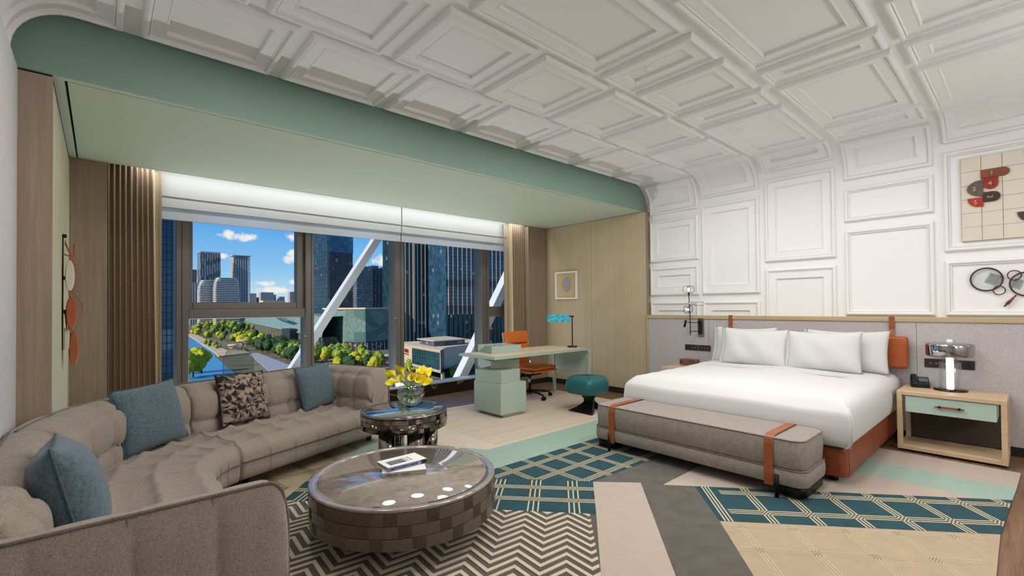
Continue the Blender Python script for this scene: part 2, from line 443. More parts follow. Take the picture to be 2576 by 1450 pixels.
# ================================================================= BEAM, SOFFIT, BAY
MB().box((XL-.1, YB, 2.6395), (XR+.1, YB+.003, RZ+.1)).box((XL-.1, YB+.003, 2.73), (XR+.1, YB+.10, RZ+.1)).build('trim_1', M_fascia, kind='structure', label='dark green beam face between ceiling and window bay')
sof = MB()
ZS = 2.641
YF = YB+.003
sof.box((-.42, YF, ZS-.0005), (-.160, 5.58, ZS+.08)).box((-.147, YF, ZS-.0005), (5.80, 3.733, ZS+.08)).box((-.160, YF, ZS-.0005), (-.147, 3.733, ZS+.08))
sof.box((-.147, 3.744, ZS-.0005), (5.80, 5.545, ZS+.08))
sof.box((-.147, 5.552, ZS-.0005), (5.80, 5.58, ZS+.08))
trim2 = sof.build('trim_2', M_soffit, kind='structure', label='pale green soffit over the window bay with a shadow gap')
MB().box((-.42, YB+.02, ZS+.081), (5.80, 5.57, ZS+.10)).build('shadow_gap', M_dark, trim2)
MB().box((-.42, 5.58, ZS+.10), (5.90, 6.14, ZS+.2)).box((-.42, 5.575, ZS), (5.9, 5.58, ZS+.2)).build('curtain_pocket', M_soffit, trim2)
# left jamb: veneered pier, return with window light in its colour, second pier
wl = MB().box((-.46, 3.69, 0), (-.204, 5.60, 2.60)).build('wall_bay_left', M_litveneer, kind='structure', label='veneered return of the left window pier, coloured paler for window light')
MB().box((-.46, 3.682, 0), (-.203, 3.6905, 2.628)).build('front_veneer', M_taupe, wl)
MB().box((-.46, 5.575, 0), (.047, 5.70, 2.637)).build('end_veneer', M_taupe, wl)
MB().box((-.46, 5.70, 0), (-.2, 6.15, 2.75)).build('jamb', M_taupe, wl)
MB().box((-.46, 3.69, 2.60), (-.206, 5.60, 2.64)).build('top_gap', M_dark, wl)
# right bay wall of two beige veneer panels, corner pier
wr = MB().box((5.80, 3.66, 0), (6.0, 6.15, 2.75)).build('wall_bay_right', M_taupe, kind='structure', label='beige veneered wall beside the desk')
MB().box((5.785, 3.64, .082), (5.80, 4.6185, 2.634)).build('panel', M_beige, wr)
MB().box((5.785, 4.6235, .082), (5.80, 5.59, 2.634)).build('panel', M_beige, wr)
MB().box((5.786, 3.632, 0), (XR+.02, 3.66, 2.634)).build('edge_strip', M_taupe, wr)
MB().box((5.345, 5.585, 0), (5.80, 5.70, 2.637)).build('corner_pier', M_taupe, wr)
MB().box((5.775, 3.63, 0), (5.80, 5.59, .08)).build('baseboard_right', pmat('dark_baseboard', '#2a2521', .4), kind='structure', label='dark skirting along the beige wall')
MB().box((5.345, 5.575, 0), (5.775, 5.585, .08)).build('baseboard_far', bpy.data.materials['dark_baseboard'], kind='structure', label='dark skirting on the corner pier')

# ================================================================= FLOOR of oak planks
floor = MB().box((XL-.1, YBACK-.1, -.15), (6.0, 6.2, -.012)).build('floor', M_dark, kind='structure', label='brown oak plank floor')
pm = MB().bbox((0, 0, -.012), (1, .178, 0), .0015).mesh('plank', M_plank)
rnd = random.Random(4)
row = 0; y = YBACK
PW = .1803
while y < 5.85:
    x = XL-rnd.random()*1.2
    while x < 5.86:
        Lp = 1.1+rnd.random()*.9
        a, b = max(x, XL), min(x+Lp-.003, 5.86)
        if b-a > .05: part('plank', pm, floor, (a, y, 0), scale=(b-a, 1 if y+.178 < 5.86 else (5.86-y)/.178, 1))
        x += Lp
    y += PW; row += 1

# ================================================================= WINDOW
win = empty('window_1', (2.7, 6.0, .2), kind='structure', label='wide grey-framed window band with roller blinds overlooking the city')
MB().box((-.2, YW, 0), (5.80, 5.90, .172)).build('sill_riser', M_marble_black, win)
MB().box((-.2, YW-.004, .172), (5.80, 6.12, .186)).build('sill_top', M_silltop, win)
MB().box((3.65, 5.885, .186), (4.25, 5.955, .189)).build('air_grille', pmat('grille', '#8d98a2', .4, .5), win)
YG = 6.05
def mull(x0, x1, z0=.186, z1=2.84, y0=5.93, y1=6.14, name='mullion'):
    MB().bbox((x0, y0, z0), (x1, y1, z1), .006).build(name, M_alu, win)
mull(.588, .700); mull(1.885, 1.985); mull(3.085, 3.225); mull(4.62, 4.78)
# dark joint lines along each mullion
for x in (.637, 1.948, 3.165, 4.715): MB().box((x, 5.9285, .186), (x+.006, 5.9315, 2.84)).build('joint', M_dark, win)
# transoms
MB().bbox((.70, 5.945, 1.195), (1.885, 6.12, 1.30), .006).build('transom', M_alu, win)
MB().bbox((4.78, 5.945, 1.135), (5.7, 6.12, 1.305), .006).build('transom', M_alu, win)
# opening sash frame (upper left)
for lo, hi in (((.70, 5.99, 1.30), (.742, 6.10, 2.80)), ((1.80, 5.99, 1.30), (1.885, 6.10, 2.80)), ((.742, 5.992, 1.30), (1.80, 6.098, 1.375))):
    MB().bbox(lo, hi, .005).build('sash_frame', M_alu, win)
MB().box((-.2, 5.95, 2.68), (5.8, 6.14, 2.84)).build('head', M_alu, win)
for a, b, z0, z1 in ((-.2, .588, .186, 2.68), (.70, 1.885, .186, 1.195), (.742, 1.80, 1.375, 2.68), (1.985, 3.085, .186, 2.68), (3.225, 4.62, .186, 2.68), (4.78, 5.8, .186, 1.135), (4.78, 5.8, 1.305, 2.68)):
    MB().box((a, YG, z0), (b, YG+.006, z1)).build('pane', M_glass, win)
# window stays / restrictors
M_chrome = pmat('chrome', '#c9c9cb', .08, 1)
for x, z in ((1.872, .98), (3.07, 1.17), (4.60, 1.17), (4.80, .95)):
    MB().bbox((x-.018, 5.895, z-.02), (x+.018, 5.93, z+.02), .005).build('latch', M_alu, win)
# outside braces of the facade
M_brace = pmat('white_steel', '#c6cbd4', .45, .1)
def brace(x0, z0, x1, z1, w, y0, y1):
    d = Vector((x1-x0, 0, z1-z0)).normalized(); n = Vector((-d.z, 0, d.x))*w/2
    p = [Vector((x0, 0, z0))-n, Vector((x1, 0, z1))-n, Vector((x1, 0, z1))+n, Vector((x0, 0, z0))+n]
    v = [Vector((q.x, y0, q.z)) for q in p]+[Vector((q.x, y1, q.z)) for q in p]
    return MB().raw(v, [(0, 1, 2, 3), (7, 6, 5, 4), (0, 4, 5, 1), (1, 5, 6, 2), (2, 6, 7, 3), (3, 7, 4, 0)])
bz = empty('trim_3', (2, 6.6, 0), kind='structure', label='white steel diagonal braces outside the window')
brace(1.63, .02, 3.53, 2.95, .10, 6.54, 6.68).build('brace', M_brace, bz)
brace(4.45, -.25, 6.45, 2.95, .15, 6.52, 6.70).build('brace', M_brace, bz)
# ================================================================= SOFA (curved sectional)
M_sofa = fabric('greige_weave', '#998c80', .62, 620, .5, .25, (90, .03))
M_piping = fabric('greige_piping', '#6e645b', .7, 500, .4, .1)
M_btn = pmat('button_cloth', '#83776c', .9)
V2 = lambda x, y: Vector((x, y, 0))
def bez(a, b, c):
    return lambda s: a*(1-s)**2+b*2*s*(1-s)+c*s*s
def line(a, b): return lambda s: a+(b-a)*s
dS = V2(.934, .358); nS = V2(-.358, .934)
A0 = V2(.72, 3.69); LS = 1.47
sofa = empty('sectional_sofa', (.4, 3.4, 0), label='curved greige tufted sectional sofa with piped edges by the window', cat='sofa')
F1, B1 = line(A0, A0+dS*LS), line(A0+nS*.80, A0+nS*.80+dS*LS)
F2, B2 = bez(V2(.47, 3.28), V2(.50, 3.57), V2(.70, 3.67)), bez(V2(-.308, 3.28), V2(-.12, 4.20), A0+nS*.80-dS*.012)
F3, B3 = line(V2(.47, 1.93), V2(.47, 3.265)), line(V2(-.332, 1.93), V2(-.332, 3.265))
def puff(a, b, p, q, h):
    fa = (a/p) % 1; fb = (b/q) % 1
    ga = 1-abs(2*fa-1)**3.0; gb = 1-abs(2*fb-1)**3.0
    return h*(ga*gb)**.6
def pull(a, b, p, q, h, r):
    da = (a/p-round(a/p))*p; db = (b/q-round(b/q))*q
    return -h*math.exp(-(da*da+db*db)/(r*r))
def densify(prf, step):
    out = []
    for (a, b), (c, d) in zip(prf[:-1], prf[1:]):
        n = max(1, int(math.hypot(c-a, d-b)/step+.5))
        for i in range(n): out.append((a+(c-a)*i/n, b+(d-b)*i/n))
    return out+[prf[-1]]
def smoothp(prf, it=2):
    for _ in range(it):
        q = [prf[0]]
        for (a, b), (c, d) in zip(prf[:-1], prf[1:]):
            q += [(a*.75+c*.25, b*.75+d*.25), (a*.25+c*.75, b*.25+d*.75)]
        prf = q+[prf[-1]]
    return prf
def soft_sweep(F, B, prf, length, disp, nseg, name, mat, endround=(0, 0), zc=.3):
    """sweep a section (depth b, height z) along a ruled pair of curves and displace along the section normal"""
    mb = MB(); n = len(prf); v = []
    nrm = []
    for i in range(n):
        a = prf[max(i-1, 0)]; b = prf[min(i+1, n-1)]; tx, ty = b[0]-a[0], b[1]-a[1]; l = math.hypot(tx, ty) or 1
        nrm.append((-ty/l, tx/l))
    arc = [0]
    for i in range(1, n): arc.append(arc[-1]+math.hypot(prf[i][0]-prf[i-1][0], prf[i][1]-prf[i-1][1]))
    for k in range(nseg+1):
        s = k/nseg; f = F(s); N = (B(s)-f).normalized(); al = s*length
        e = 1.0
        for side, rr in ((al, endround[0]), (length-al, endround[1])):
            if rr and side < rr: e = min(e, math.sqrt(max(0, 1-((rr-side)/rr)**2)))
        for i, (b, z) in enumerate(prf):
            d = disp(al, arc[i], b, z)
            bb, zz = b+nrm[i][0]*d, z+nrm[i][1]*d
            if e < 1:
                zz = zz if zz < zc else zc+(zz-zc)*(.72+.28*e)
            p = f+N*bb; v.append((p.x, p.y, zz))
    fs = [(k*n+i, (k+1)*n+i, (k+1)*n+i+1, k*n+i+1) for k in range(nseg) for i in range(n-1)]
    fs += [tuple(range(n)), tuple(nseg*n+i for i in range(n-1, -1, -1))]
    mb.raw(v, fs, True)
    return mb.build(name, mat, sofa)
SEATP = densify(smoothp([(.60, .345), (.58, .352), (.40, .358), (.20, .358), (.06, .352), (-.025, .335), (-.052, .29), (-.052, .235)], 2), .014)
BASEP = [(-.052, .236), (-.050, .232), (-.052, .18), (-.046, .14), (-.03, .112), (.5, .110), (.62, .11), (.62, .236), (-.052, .236)]
BACKP = densify(smoothp([(.60, .20), (.56, .28), (.545, .36), (.545, .46), (.545, .55), (.555, .64), (.60, .692), (.68, .716), (.75, .715), (.797, .710)], 2), .014)
BACKT = [(min(.797, b+.055*(1-max(0, b-.56)/.24)) if b < .797 else b, z) for b, z in BACKP]
OUTP = densify([(.797, .710), (.805, .60), (.805, .40), (.80, .20), (.79, .11), (.66, .11), (.60, .20)], .02)
def seat_disp(p, q, h=.034):
    def f(al, arc, b, z):
        w = (1.0 if z > .30 else max(0, (z-.235)/.065))*(.28+.72*min(1, max(0, (b+.05)/.16)))
        return w*(puff(al, arc+.03, p, q, h)+pull(al, arc+.03, p, q, .022, .03) - h*.6)
    return f
def back_disp(p, q, h=.03, off=0):
    def f(al, arc, b, z):
        w = 1.0 if b < .66 else max(0, (.76-b)/.10)
        return w*(puff(al+off, arc-.02, p, q, h)+pull(al+off, arc-.02, p, q, .02, .035)-h*.5)
    return f
out_disp = lambda al, arc, b, z: 0
def outer_bulge(p, h):
    def f(al, arc, b, z):
        if b < .7: return 0
        return h*math.sin(PI*min(1, max(0, (z-.11)/.60)))**.7*(1-.55*abs(2*((al/p) % 1)-1)**4)+pull(al, z-.34, p, 9, .018, .05)
    return f
for F, B, L, p, nm in ((F1, B1, LS, .21, 44), (F2, B2, .62, .155, 40), (F3, B3, 1.335, .19, 42)):
    soft_sweep(F, B, SEATP, L, seat_disp(p, .195, .018 if F is F2 else .034), nm*3, 'seat_cushion', M_sofa)
    soft_sweep(F, B, BASEP, L, out_disp, nm, 'seat_base', M_sofa)
    mb = MB(); mb.tube([(F(s/60)+(F(s/60)-B(s/60)).normalized()*.055).to_tuple()[:2]+(.236,) for s in range(61)], .0055, 8); mb.build('piping', M_piping, sofa)
for F, B, L, p, nm in ((F1, B1, LS-.24, .205, 44), (F2, B2, 1.05, .21, 46), (F3, B3, 1.335, .19, 44)):
    FF, BB = (F, B) if F is not F1 else (line(A0, A0+dS*(LS-.24)), line(A0+nS*.80, A0+nS*.80+dS*(LS-.24)))
    soft_sweep(FF, BB, BACKP if F is not F3 else BACKT, L, back_disp(p, .235), nm*3, 'backrest', M_sofa)
    soft_sweep(FF, BB, OUTP, L, out_disp, nm, 'backrest_shell', M_sofa)
    mb = MB(); mb.tube([(BB(s/60)+(FF(s/60)-BB(s/60)).normalized()*.004).to_tuple()[:2]+(.715,) for s in range(61)], .006, 8); mb.build('piping', M_piping, sofa)
def seat_seams(F, B, L, p, n0, n1):
    for k in range(n0, n1):
        s_ = k*p/L; f = F(s_); N = (B(s_)-f).normalized(); pts = []
        for b, z in SEATP[::2]:
            q = f+N*(b-(.004 if z < .34 else 0)); pts.append((q.x, q.y, z-.010+(.002 if z < .34 else 0)))
        MB().tube(pts, .0016, 5).build('seam', M_btn, sofa)
        q = f-N*.0525; MB().tube([(q.x, q.y, .232), (q.x, q.y, .115)], .0014, 5).build('seam', M_btn, sofa)
seat_seams(F1, B1, LS, .21, 1, 7); seat_seams(F3, B3, 1.335, .19, 1, 7); seat_seams(F2, B2, .62, .155, 1, 4)
# arm at the right end (perpendicular), arm nearest the viewer
P0 = A0+dS*LS
FA, BA = line(P0-dS*.80-nS*.03, P0-dS*.80+nS*.80), line(P0-nS*.03, P0+nS*.80)
soft_sweep(FA, BA, BACKP, .83, back_disp(.21, .235), 110, 'armrest', M_sofa, (.05, 0))
soft_sweep(FA, BA, OUTP, .83, outer_bulge(.28, .02), 44, 'armrest_shell', M_sofa, (.05, 0))
FB, BB = line(V2(.49, 2.545), V2(-.332, 2.545)), line(V2(.49, 1.745), V2(-.332, 1.745))
ARMP = densify(smoothp([(.60, .20), (.585, .28), (.575, .36), (.575, .46), (.58, .55), (.60, .62), (.64, .662), (.70, .686), (.76, .697), (.797, .700)], 2), .014)
soft_sweep(FB, BB, ARMP, .822, back_disp(.21, .235, .014), 110, 'armrest', M_sofa, (.06, 0))
OUTB = densify([(.797, .700)]+OUTP[3:], .012)
soft_sweep(FB, BB, OUTB, .822, outer_bulge(.21, .03), 120, 'armrest_shell', M_sofa, (.06, 0))
def arm_pipe(F, B, L, er, zt=.711):
    pts = []
    for k in range(61):
        s = k/60; al = s*L; e = math.sqrt(max(0, 1-((er-al)/er)**2)) if al < er else 1
        p = B(s)+(F(s)-B(s)).normalized()*.002
        pts.append((p.x, p.y, .3+(zt-.3)*(.72+.28*e)))
    p = B(0); q = (B(0)-B(1)).normalized()*.002
    down = [(p.x+q.x, p.y+q.y, z) for z in (.11, .2, .3, .4, .5, .56)]
    MB().tube(down+pts, .0065, 8).build('piping', M_piping, sofa)
arm_pipe(FA, BA, .83, .05); arm_pipe(FB, BB, .822, .06, .703)
# buttons on the visible backs
def btn(F, B, s, z, b=.525):
    f = F(s); N = (B(s)-f).normalized(); p = f+N*b
    MB().sphere((p.x, p.y, z), .011, 10, 6).build('button', M_btn, sofa)
for k in range(1, 6): btn(F1, B1, k*.205/LS, .465)
for k in range(1, 5): btn(F2, B2, k*.21/1.05, .465)
for k in range(1, 4): btn(FA, BA, k*.21/.83, .465)
# steel legs
for x, y in ((.80, 3.86), (1.95, 4.30), (.52, 3.52), (.38, 2.6), (.40, 1.90), (-.2, 1.95), (-.2, 3.2), (.3, 4.1), (1.65, 4.85), (.55, 4.4)):
    MB().box((x-.018, y-.018, 0.016), (x+.018, y+.018, .112)).build('leg', M_black, sofa)

# ================================================================= CUSHIONS
def pillow(w, h, t, N=26, flange=0):
    """square pillow in its own XZ plane, thickness along Y; returns verts fn for both faces"""
    def f(u, v, side):
        x, z = 2*u-1, 2*v-1
        px = x*(1-.055*(1-z*z)*abs(x)**3); pz = z*(1-.055*(1-x*x)*abs(z)**3)
        th = t/2*max(0, (1-abs(x)**2.6)*(1-abs(z)**2.6))**.55
        return Vector((px*w/2, side*th, pz*h/2+h/2))
    return f
def add_pillow(name, label, w, h, t, loc, rot, mat, pipe=None, group='sofa cushions', cat='cushion', N=24, sag=0):
    root = empty(name, loc, label=label, cat=cat, group=group); root.rotation_euler = rot
    f = pillow(w, h, t)
    mb = MB(); mb.grid(lambda u, v: f(u, v, 1), N, N); mb.grid(lambda u, v: f(u, v, -1), N, N)
    mb.build('cover', mat, root, local=True)
    if pipe:
        e = [f(i/30, 0, 1) for i in range(30)]+[f(1, i/30, 1) for i in range(30)]+[f(1-i/30, 1, 1) for i in range(30)]+[f(0, 1-i/30, 1) for i in range(30)]
        MB().tube(e, .005, 6, True).build('piping', pipe, root, local=True)
    return root
M_cush = fabric('blue_grey_wool', '#5b6c75', .62, 420, .6, .3, (60, .1))
M_cushp = fabric('blue_grey_piping', '#4b5a63', .7, 420, .4, .1)
def rotq(facing, lean, roll=0):
    """pillow front (+Y local... outward -Y) turned to face direction angle 'facing' (deg from +X), leaning back"""
    q = Matrix.Rotation(R(facing+90), 3, 'Z') @ Matrix.Rotation(R(-lean), 3, 'X') @ Matrix.Rotation(R(roll), 3, 'Y')
    return q.to_euler()
# facing of the wedge seat and the straight seat
add_pillow('throw_cushion', 'large plain blue-grey cushion against the curved corner of the sofa', .44, .43, .17, (.30, 3.955, .372), rotq(-55.5, 15, -3), M_cush, M_cushp)
add_pillow('throw_cushion', 'plain blue-grey cushion at the right end of the sofa beside the armrest', .40, .40, .15, (1.565, 4.475, .372), rotq(-67, 15, -4), M_cush, M_cushp)
add_pillow('throw_cushion', 'blue-grey cushion seen from its side, nearest the viewer on the sofa', .45, .44, .22, (-.035, 2.46, .375), rotq(2, 13, 4), M_cush, M_cushp)
# patterned cushion: shards of black, tan and taupe cloth print
def shard_pillow():
    rndp = random.Random(11)
    w, h, t = .45, .41, .15
    root = empty('throw_cushion', (.905, 4.30, .372), label='patterned cushion with black, tan and taupe triangles on the sofa', cat='cushion', group='sofa cushions')
    root.rotation_euler = rotq(-60, 15, 3)
    f = pillow(w, h, t)
    GN = 11; pts = {}
    for i in range(GN+1):
        for j in range(GN+1):
            jx = 0 if i in (0, GN) else (rndp.random()-.5)*.9; jy = 0 if j in (0, GN) else (rndp.random()-.5)*.9
            pts[i, j] = ((i+jx)/GN, (j+jy)/GN)
    mats = [pmat('shard_black', '#211d1c', .9), pmat('shard_tan', '#a3907f', .9), pmat('shard_taupe', '#5d5551', .9), pmat('shard_brown', '#86756a', .9)]
    me_v = []; me_f = []; me_m = []
    def tri(a, b, c, side, m, K=3):
        base = len(me_v)
        idx = {}
        for i in range(K+1):
            for j in range(K+1-i):
                k = K-i-j; u = (a[0]*i+b[0]*j+c[0]*k)/K; v = (a[1]*i+b[1]*j+c[1]*k)/K
                idx[i, j] = len(me_v); me_v.append(tuple(f(u, v, side)))
        for i in range(K):
            for j in range(K-i):
                me_f.append((idx[i, j], idx[i+1, j], idx[i, j+1])); me_m.append(m)
                if j < K-i-1: me_f.append((idx[i+1, j], idx[i+1, j+1], idx[i, j+1])); me_m.append(m)
    for side in (1, -1):
        for i in range(GN):
            for j in range(GN):
                a, b, c, d = pts[i, j], pts[i+1, j], pts[i+1, j+1], pts[i, j+1]
                e = ((a[0]+c[0])/2+(rndp.random()-.5)*.05, (a[1]+c[1])/2+(rndp.random()-.5)*.05)
                order = [0, 1, 2, 3]; rndp.shuffle(order)
                for q, (x, y) in enumerate(((a, b), (b, c), (c, d), (d, a))): tri(x, y, e, side, rndp.choice((0, 0, 1, 1, 2, 3)) if q % 2 else order[q % 4])
    me = bpy.data.meshes.new('cover'); me.from_pydata(me_v, [], me_f)
    for m in mats: me.materials.append(m)
    me.polygons.foreach_set('material_index', me_m); me.polygons.foreach_set('use_smooth', [True]*len(me_f))
    bm = bmesh.new(); bm.from_mesh(me); bmesh.ops.remove_doubles(bm, verts=bm.verts, dist=1e-4); bmesh.ops.recalc_face_normals(bm, faces=bm.faces); bm.to_mesh(me); bm.free()
    part('cover', me, root)
    e = [f(i/30, 0, 1) for i in range(30)]+[f(1, i/30, 1) for i in range(30)]+[f(1-i/30, 1, 1) for i in range(30)]+[f(0, 1-i/30, 1) for i in range(30)]
    MB().tube(e, .005, 6, True).build('piping', mats[0], root, local=True)
shard_pillow()

# ================================================================= DRUM TABLES with tiled sides
M_brown_stone = stone('brown_marble', '#6d6055', '#7d7064', '#5a4f46', 9, .16, .010)
M_top_stone = stone('brown_marble_top', '#a1958a', '#d2c8ba', '#8b7f74', 7, .03, .008)
M_top_stone.node_tree.nodes['Principled BSDF'].inputs['Coat Weight'].default_value = 1.0
M_top_stone.node_tree.nodes['Principled BSDF'].inputs['Coat IOR'].default_value = 1.9
M_top_stone.node_tree.nodes['Principled BSDF'].inputs['Coat Roughness'].default_value = .02
M_rimstone = stone('brown_marble_rim', '#968a7e', '#bdb1a4', '#7f7368', 7, .12, .01)
M_groove = pmat('groove_dark', '#3a332d', .5)
M_mirror = pmat('smoked_mirror', '#9a9089', .06, 1.0)
M_mirrortop = pmat('mirror_top', '#c9d3de', .03, 1.0)
def drum(name, label, cx, cy, r, z0, z1, ntile, m_tile, m_top, m_rim, m_join):
    root = empty(name, (cx, cy, .016), label=label, cat='table')
    c = (cx, cy, 0)
    rim = .018; nrow = 3; hh = (z1-rim-z0)/nrow
    MB().lathe([(0, z0), (r-.012, z0), (r-.012, z1-rim), (0, z1-rim)], 96, c).build('core', m_join, root)
    MB().lathe([(r*.912, z1-.010), (r*.913, z1), (r-.004, z1), (r-.001, z1-.003), (r, z1-.007), (r-.002, z1-rim), (r*.912, z1-rim)], 128, c).build('rim', m_rim, root)
    MB().lathe([(r*.903, z1-.006), (r*.907, z1-.005), (r*.913, z1-.006)], 96, c).build('inlay_groove', M_groove, root)
    MB().lathe([(0, z1-.0005), (r*.904, z1-.0003), (r*.906, z1-.003), (r*.906, z1-rim), (0, z1-rim)], 128, c).build('top', m_top, root)
    da = 2*PI/ntile
    def tile(fl):
        K = 17 if fl else 4; mb = MB(); g = .0007
        a0, a1 = -da/2+g/r/2, da/2-g/r/2; zz0, zz1 = .0016, hh-.0016
        v = []; f = []
        for i in range(K+1):
            a = a0+(a1-a0)*i/K
            rr = r-(.004 if (fl and i % 2 and 0 < i < K) else 0)
            for q, z in ((rr, zz0), (rr, zz1), (r-.014, zz1), (r-.014, zz0)): v.append((q*cos(a), q*sin(a), z))
        for i in range(K):
            for k in range(4): f.append((i*4+k, (i+1)*4+k, (i+1)*4+(k+1) % 4, i*4+(k+1) % 4))
        f += [(0, 1, 2, 3), (K*4+3, K*4+2, K*4+1, K*4)]
        return mb.raw(v, f).mesh('fluted_tile' if fl else 'tile', m_tile)
    mp, mf = tile(False), tile(True)
    for row in range(nrow):
        for k in range(ntile):
            fl = (k+row) % 3 == 0
            part('fluted_tile' if fl else 'tile', mf if fl else mp, root, (0, 0, z0+row*hh-.016), (0, 0, k*da+.02))
    return root
ct = drum('coffee_table', 'round low brown marble coffee table with tiled drum side', 1.345, 2.47, .525, .135, .335, 48, M_brown_stone, M_top_stone, M_top_stone, pmat('pale_joint', '#8d8175', .4))
MB().lathe([(0, .016), (.16, .016), (.155, .137), (0, .137)], 40, (1.345, 2.47, 0)).build('pedestal', pmat('dark_pedestal', '#2a2521', .35), ct)
st = drum('side_table', 'round smoked-mirror side table holding a vase of yellow lilies', 1.83, 3.37, .338, .362, .488, 36, M_mirror, M_mirrortop, M_mirror, pmat('mirror_joint', '#5a544f', .2, .9))
for a in (200, 265, 325, 80):
    x, y = 1.83+.2*cos(R(a)), 3.37+.2*sin(R(a))
    MB().cyl((x, y), .062, .016, .365, 28).build('leg', M_mirror, st)
# stitched seams on the outside of the near armrest
for x in (.06, .27):
    pts = [(x, 1.745-.032*math.sin(PI*min(1, max(0, (z-.11)/.60)))**.7*(.45), z) for z in (.14, .2, .26, .32, .38, .44, .5, .56, .62, .68, .698)]
    MB().tube(pts, .0018, 6).build('seam', M_btn, sofa)
# ================================================================= shared shapes
def rrect(x0, x1, y0, y1, r, n=6):
    pts = []
    for cx, cy, a in ((x1-r, y1-r, 0), (x0+r, y1-r, 90), (x0+r, y0+r, 180), (x1-r, y0+r, 270)):
        for i in range(n+1): an = R(a+90*i/n); pts.append((cx+r*cos(an), cy+r*sin(an)))
    return pts
def loft(mb, loops, caps=True, smooth=True, M=None):
    n = len(loops[0]); v = [p for l in loops for p in l]
    f = [(i*n+k, i*n+(k+1) % n, (i+1)*n+(k+1) % n, (i+1)*n+k) for i in range(len(loops)-1) for k in range(n)]
    mb.raw(v, f, smooth, M)
    if caps: mb.raw(loops[0], [tuple(range(n-1, -1, -1))], False, M); mb.raw(loops[-1], [tuple(range(n))], False, M)
    return mb
def cushion_block(mb, x0, x1, y0, y1, z0, z1, rc, e=.02, bulge=.008, n=7):
    """upholstered block: rounded plan, soft edges"""
    L = []
    for z, i in ((z0, e), (z0+e*.3, e*.3), (z0+e, 0), ((z0+z1)/2, -bulge), (z1-e*.8, 0), (z1-e*.25, e*.3), (z1, e*1.1)):
        L.append([(x, y, z) for x, y in rrect(x0+i, x1-i, y0+i, y1-i, max(.01, rc-i), n)])
    return loft(mb, L)
M_leather = pmat('orange_leather', '#a45526', .42, bump=(220, .08, (1, 1, 1)), var=(9, .12, (1, 1, 1)))
M_leather2 = pmat('rust_leather', '#8a4524', .45, bump=(220, .10, (1, 1, 1)), var=(8, .15, (1, 1, 1)))
M_chairlea = pmat('bright_orange_leather', '#cf6d27', .40, bump=(240, .06, (1, 1, 1)), var=(8, .08, (1, 1, 1)))
M_strap = pmat('tan_strap', '#96502c', .42, var=(20, .15, (1, 1, 1)))
M_linen = pmat('white_linen', '#d3d2d2', .85, bump=(38, .05, (1, 1, 1)), sheen=.1)
M_bench = fabric('bench_weave', '#948a81', .62, 560, .4, .15, (30, .05))
M_benchpipe = fabric('bench_piping', '#6f6862', .8, 500, .3, .1)
M_oak = wood('bleached_oak', '#c0a582', '#d2b997', (1, .06, 1), 30, .5, 200)
M_mint = pmat('mint_lacquer', '#adc3b7', .35)
M_sage = pmat('sage_lacquer', '#a6b6a7', .42)
M_desktop = wood('desktop_veneer', '#e3cba9', '#efdcc0', (.05, 1, 1), 20, .35, 160)
M_fabricgrey = fabric('grey_headboard_cloth', '#b9b3b3', .85, 420, .2, .05)
M_capwood = wood('beige_cap', '#b19e78', '#c4b18c', (1, .03, 1), 22, .5, 160)
M_brass = pmat('brass', '#c9a86a', .3, 1)
M_blackplastic = pmat('black_plastic', '#17181a', .35)

# ================================================================= HEADBOARD PANEL
hb = empty('trim_4', (5.82, 1.0, .08), kind='structure', label='grey upholstered wainscot with beige wood cap behind the bed')
for y0, y1 in ((-1.6, .735), (.738, 2.735), (2.738, 3.598)): MB().box((5.765, y0, .08), (XR, y1, 1.121)).build('padded_panel', M_fabricgrey, hb)
MB().bbox((5.752, -1.6, 1.121), (XR, 3.624, 1.166), .003).build('cap', M_capwood, hb)
MB().bbox((5.752, 3.600, .08), (XR, 3.624, 1.121), .003).build('end_trim', M_capwood, hb)
MB().box((5.77, -1.6, 0), (XR, 3.63, .08)).build('baseboard_bed', bpy.data.materials['dark_baseboard'], kind='structure', label='dark skirting below the grey wainscot')

# ================================================================= BED
bed = empty('bed', (4.8, 1.76, 0), label='king bed with white duvet on an orange leather base', cat='bed')
mb = MB(); L = []
for z, i in ((.062, .012), (.07, .003), (.085, 0), (.25, 0), (.272, .004), (.28, .02)):
    L.append([(x, y, z) for x, y in rrect(3.93+i, 5.742, .888+i, 2.64-i, .055, 7)])
loft(mb, L); mb.build('base', M_leather2, bed)
for y in (.8875,): MB().tube([(3.99, y, .07), (3.99, y, .272)], .0018, 6).build('seam', M_groove, bed); MB().tube([(4.75, y, .07), (4.75, y, .272)], .0015, 6).build('seam', M_groove, bed)
for x, y in ((4.02, .99), (4.02, 2.54), (5.6, .99), (5.6, 2.54)): MB().cyl((x, y), .03, 0.0165, .064, 14).build('foot', M_black, bed)
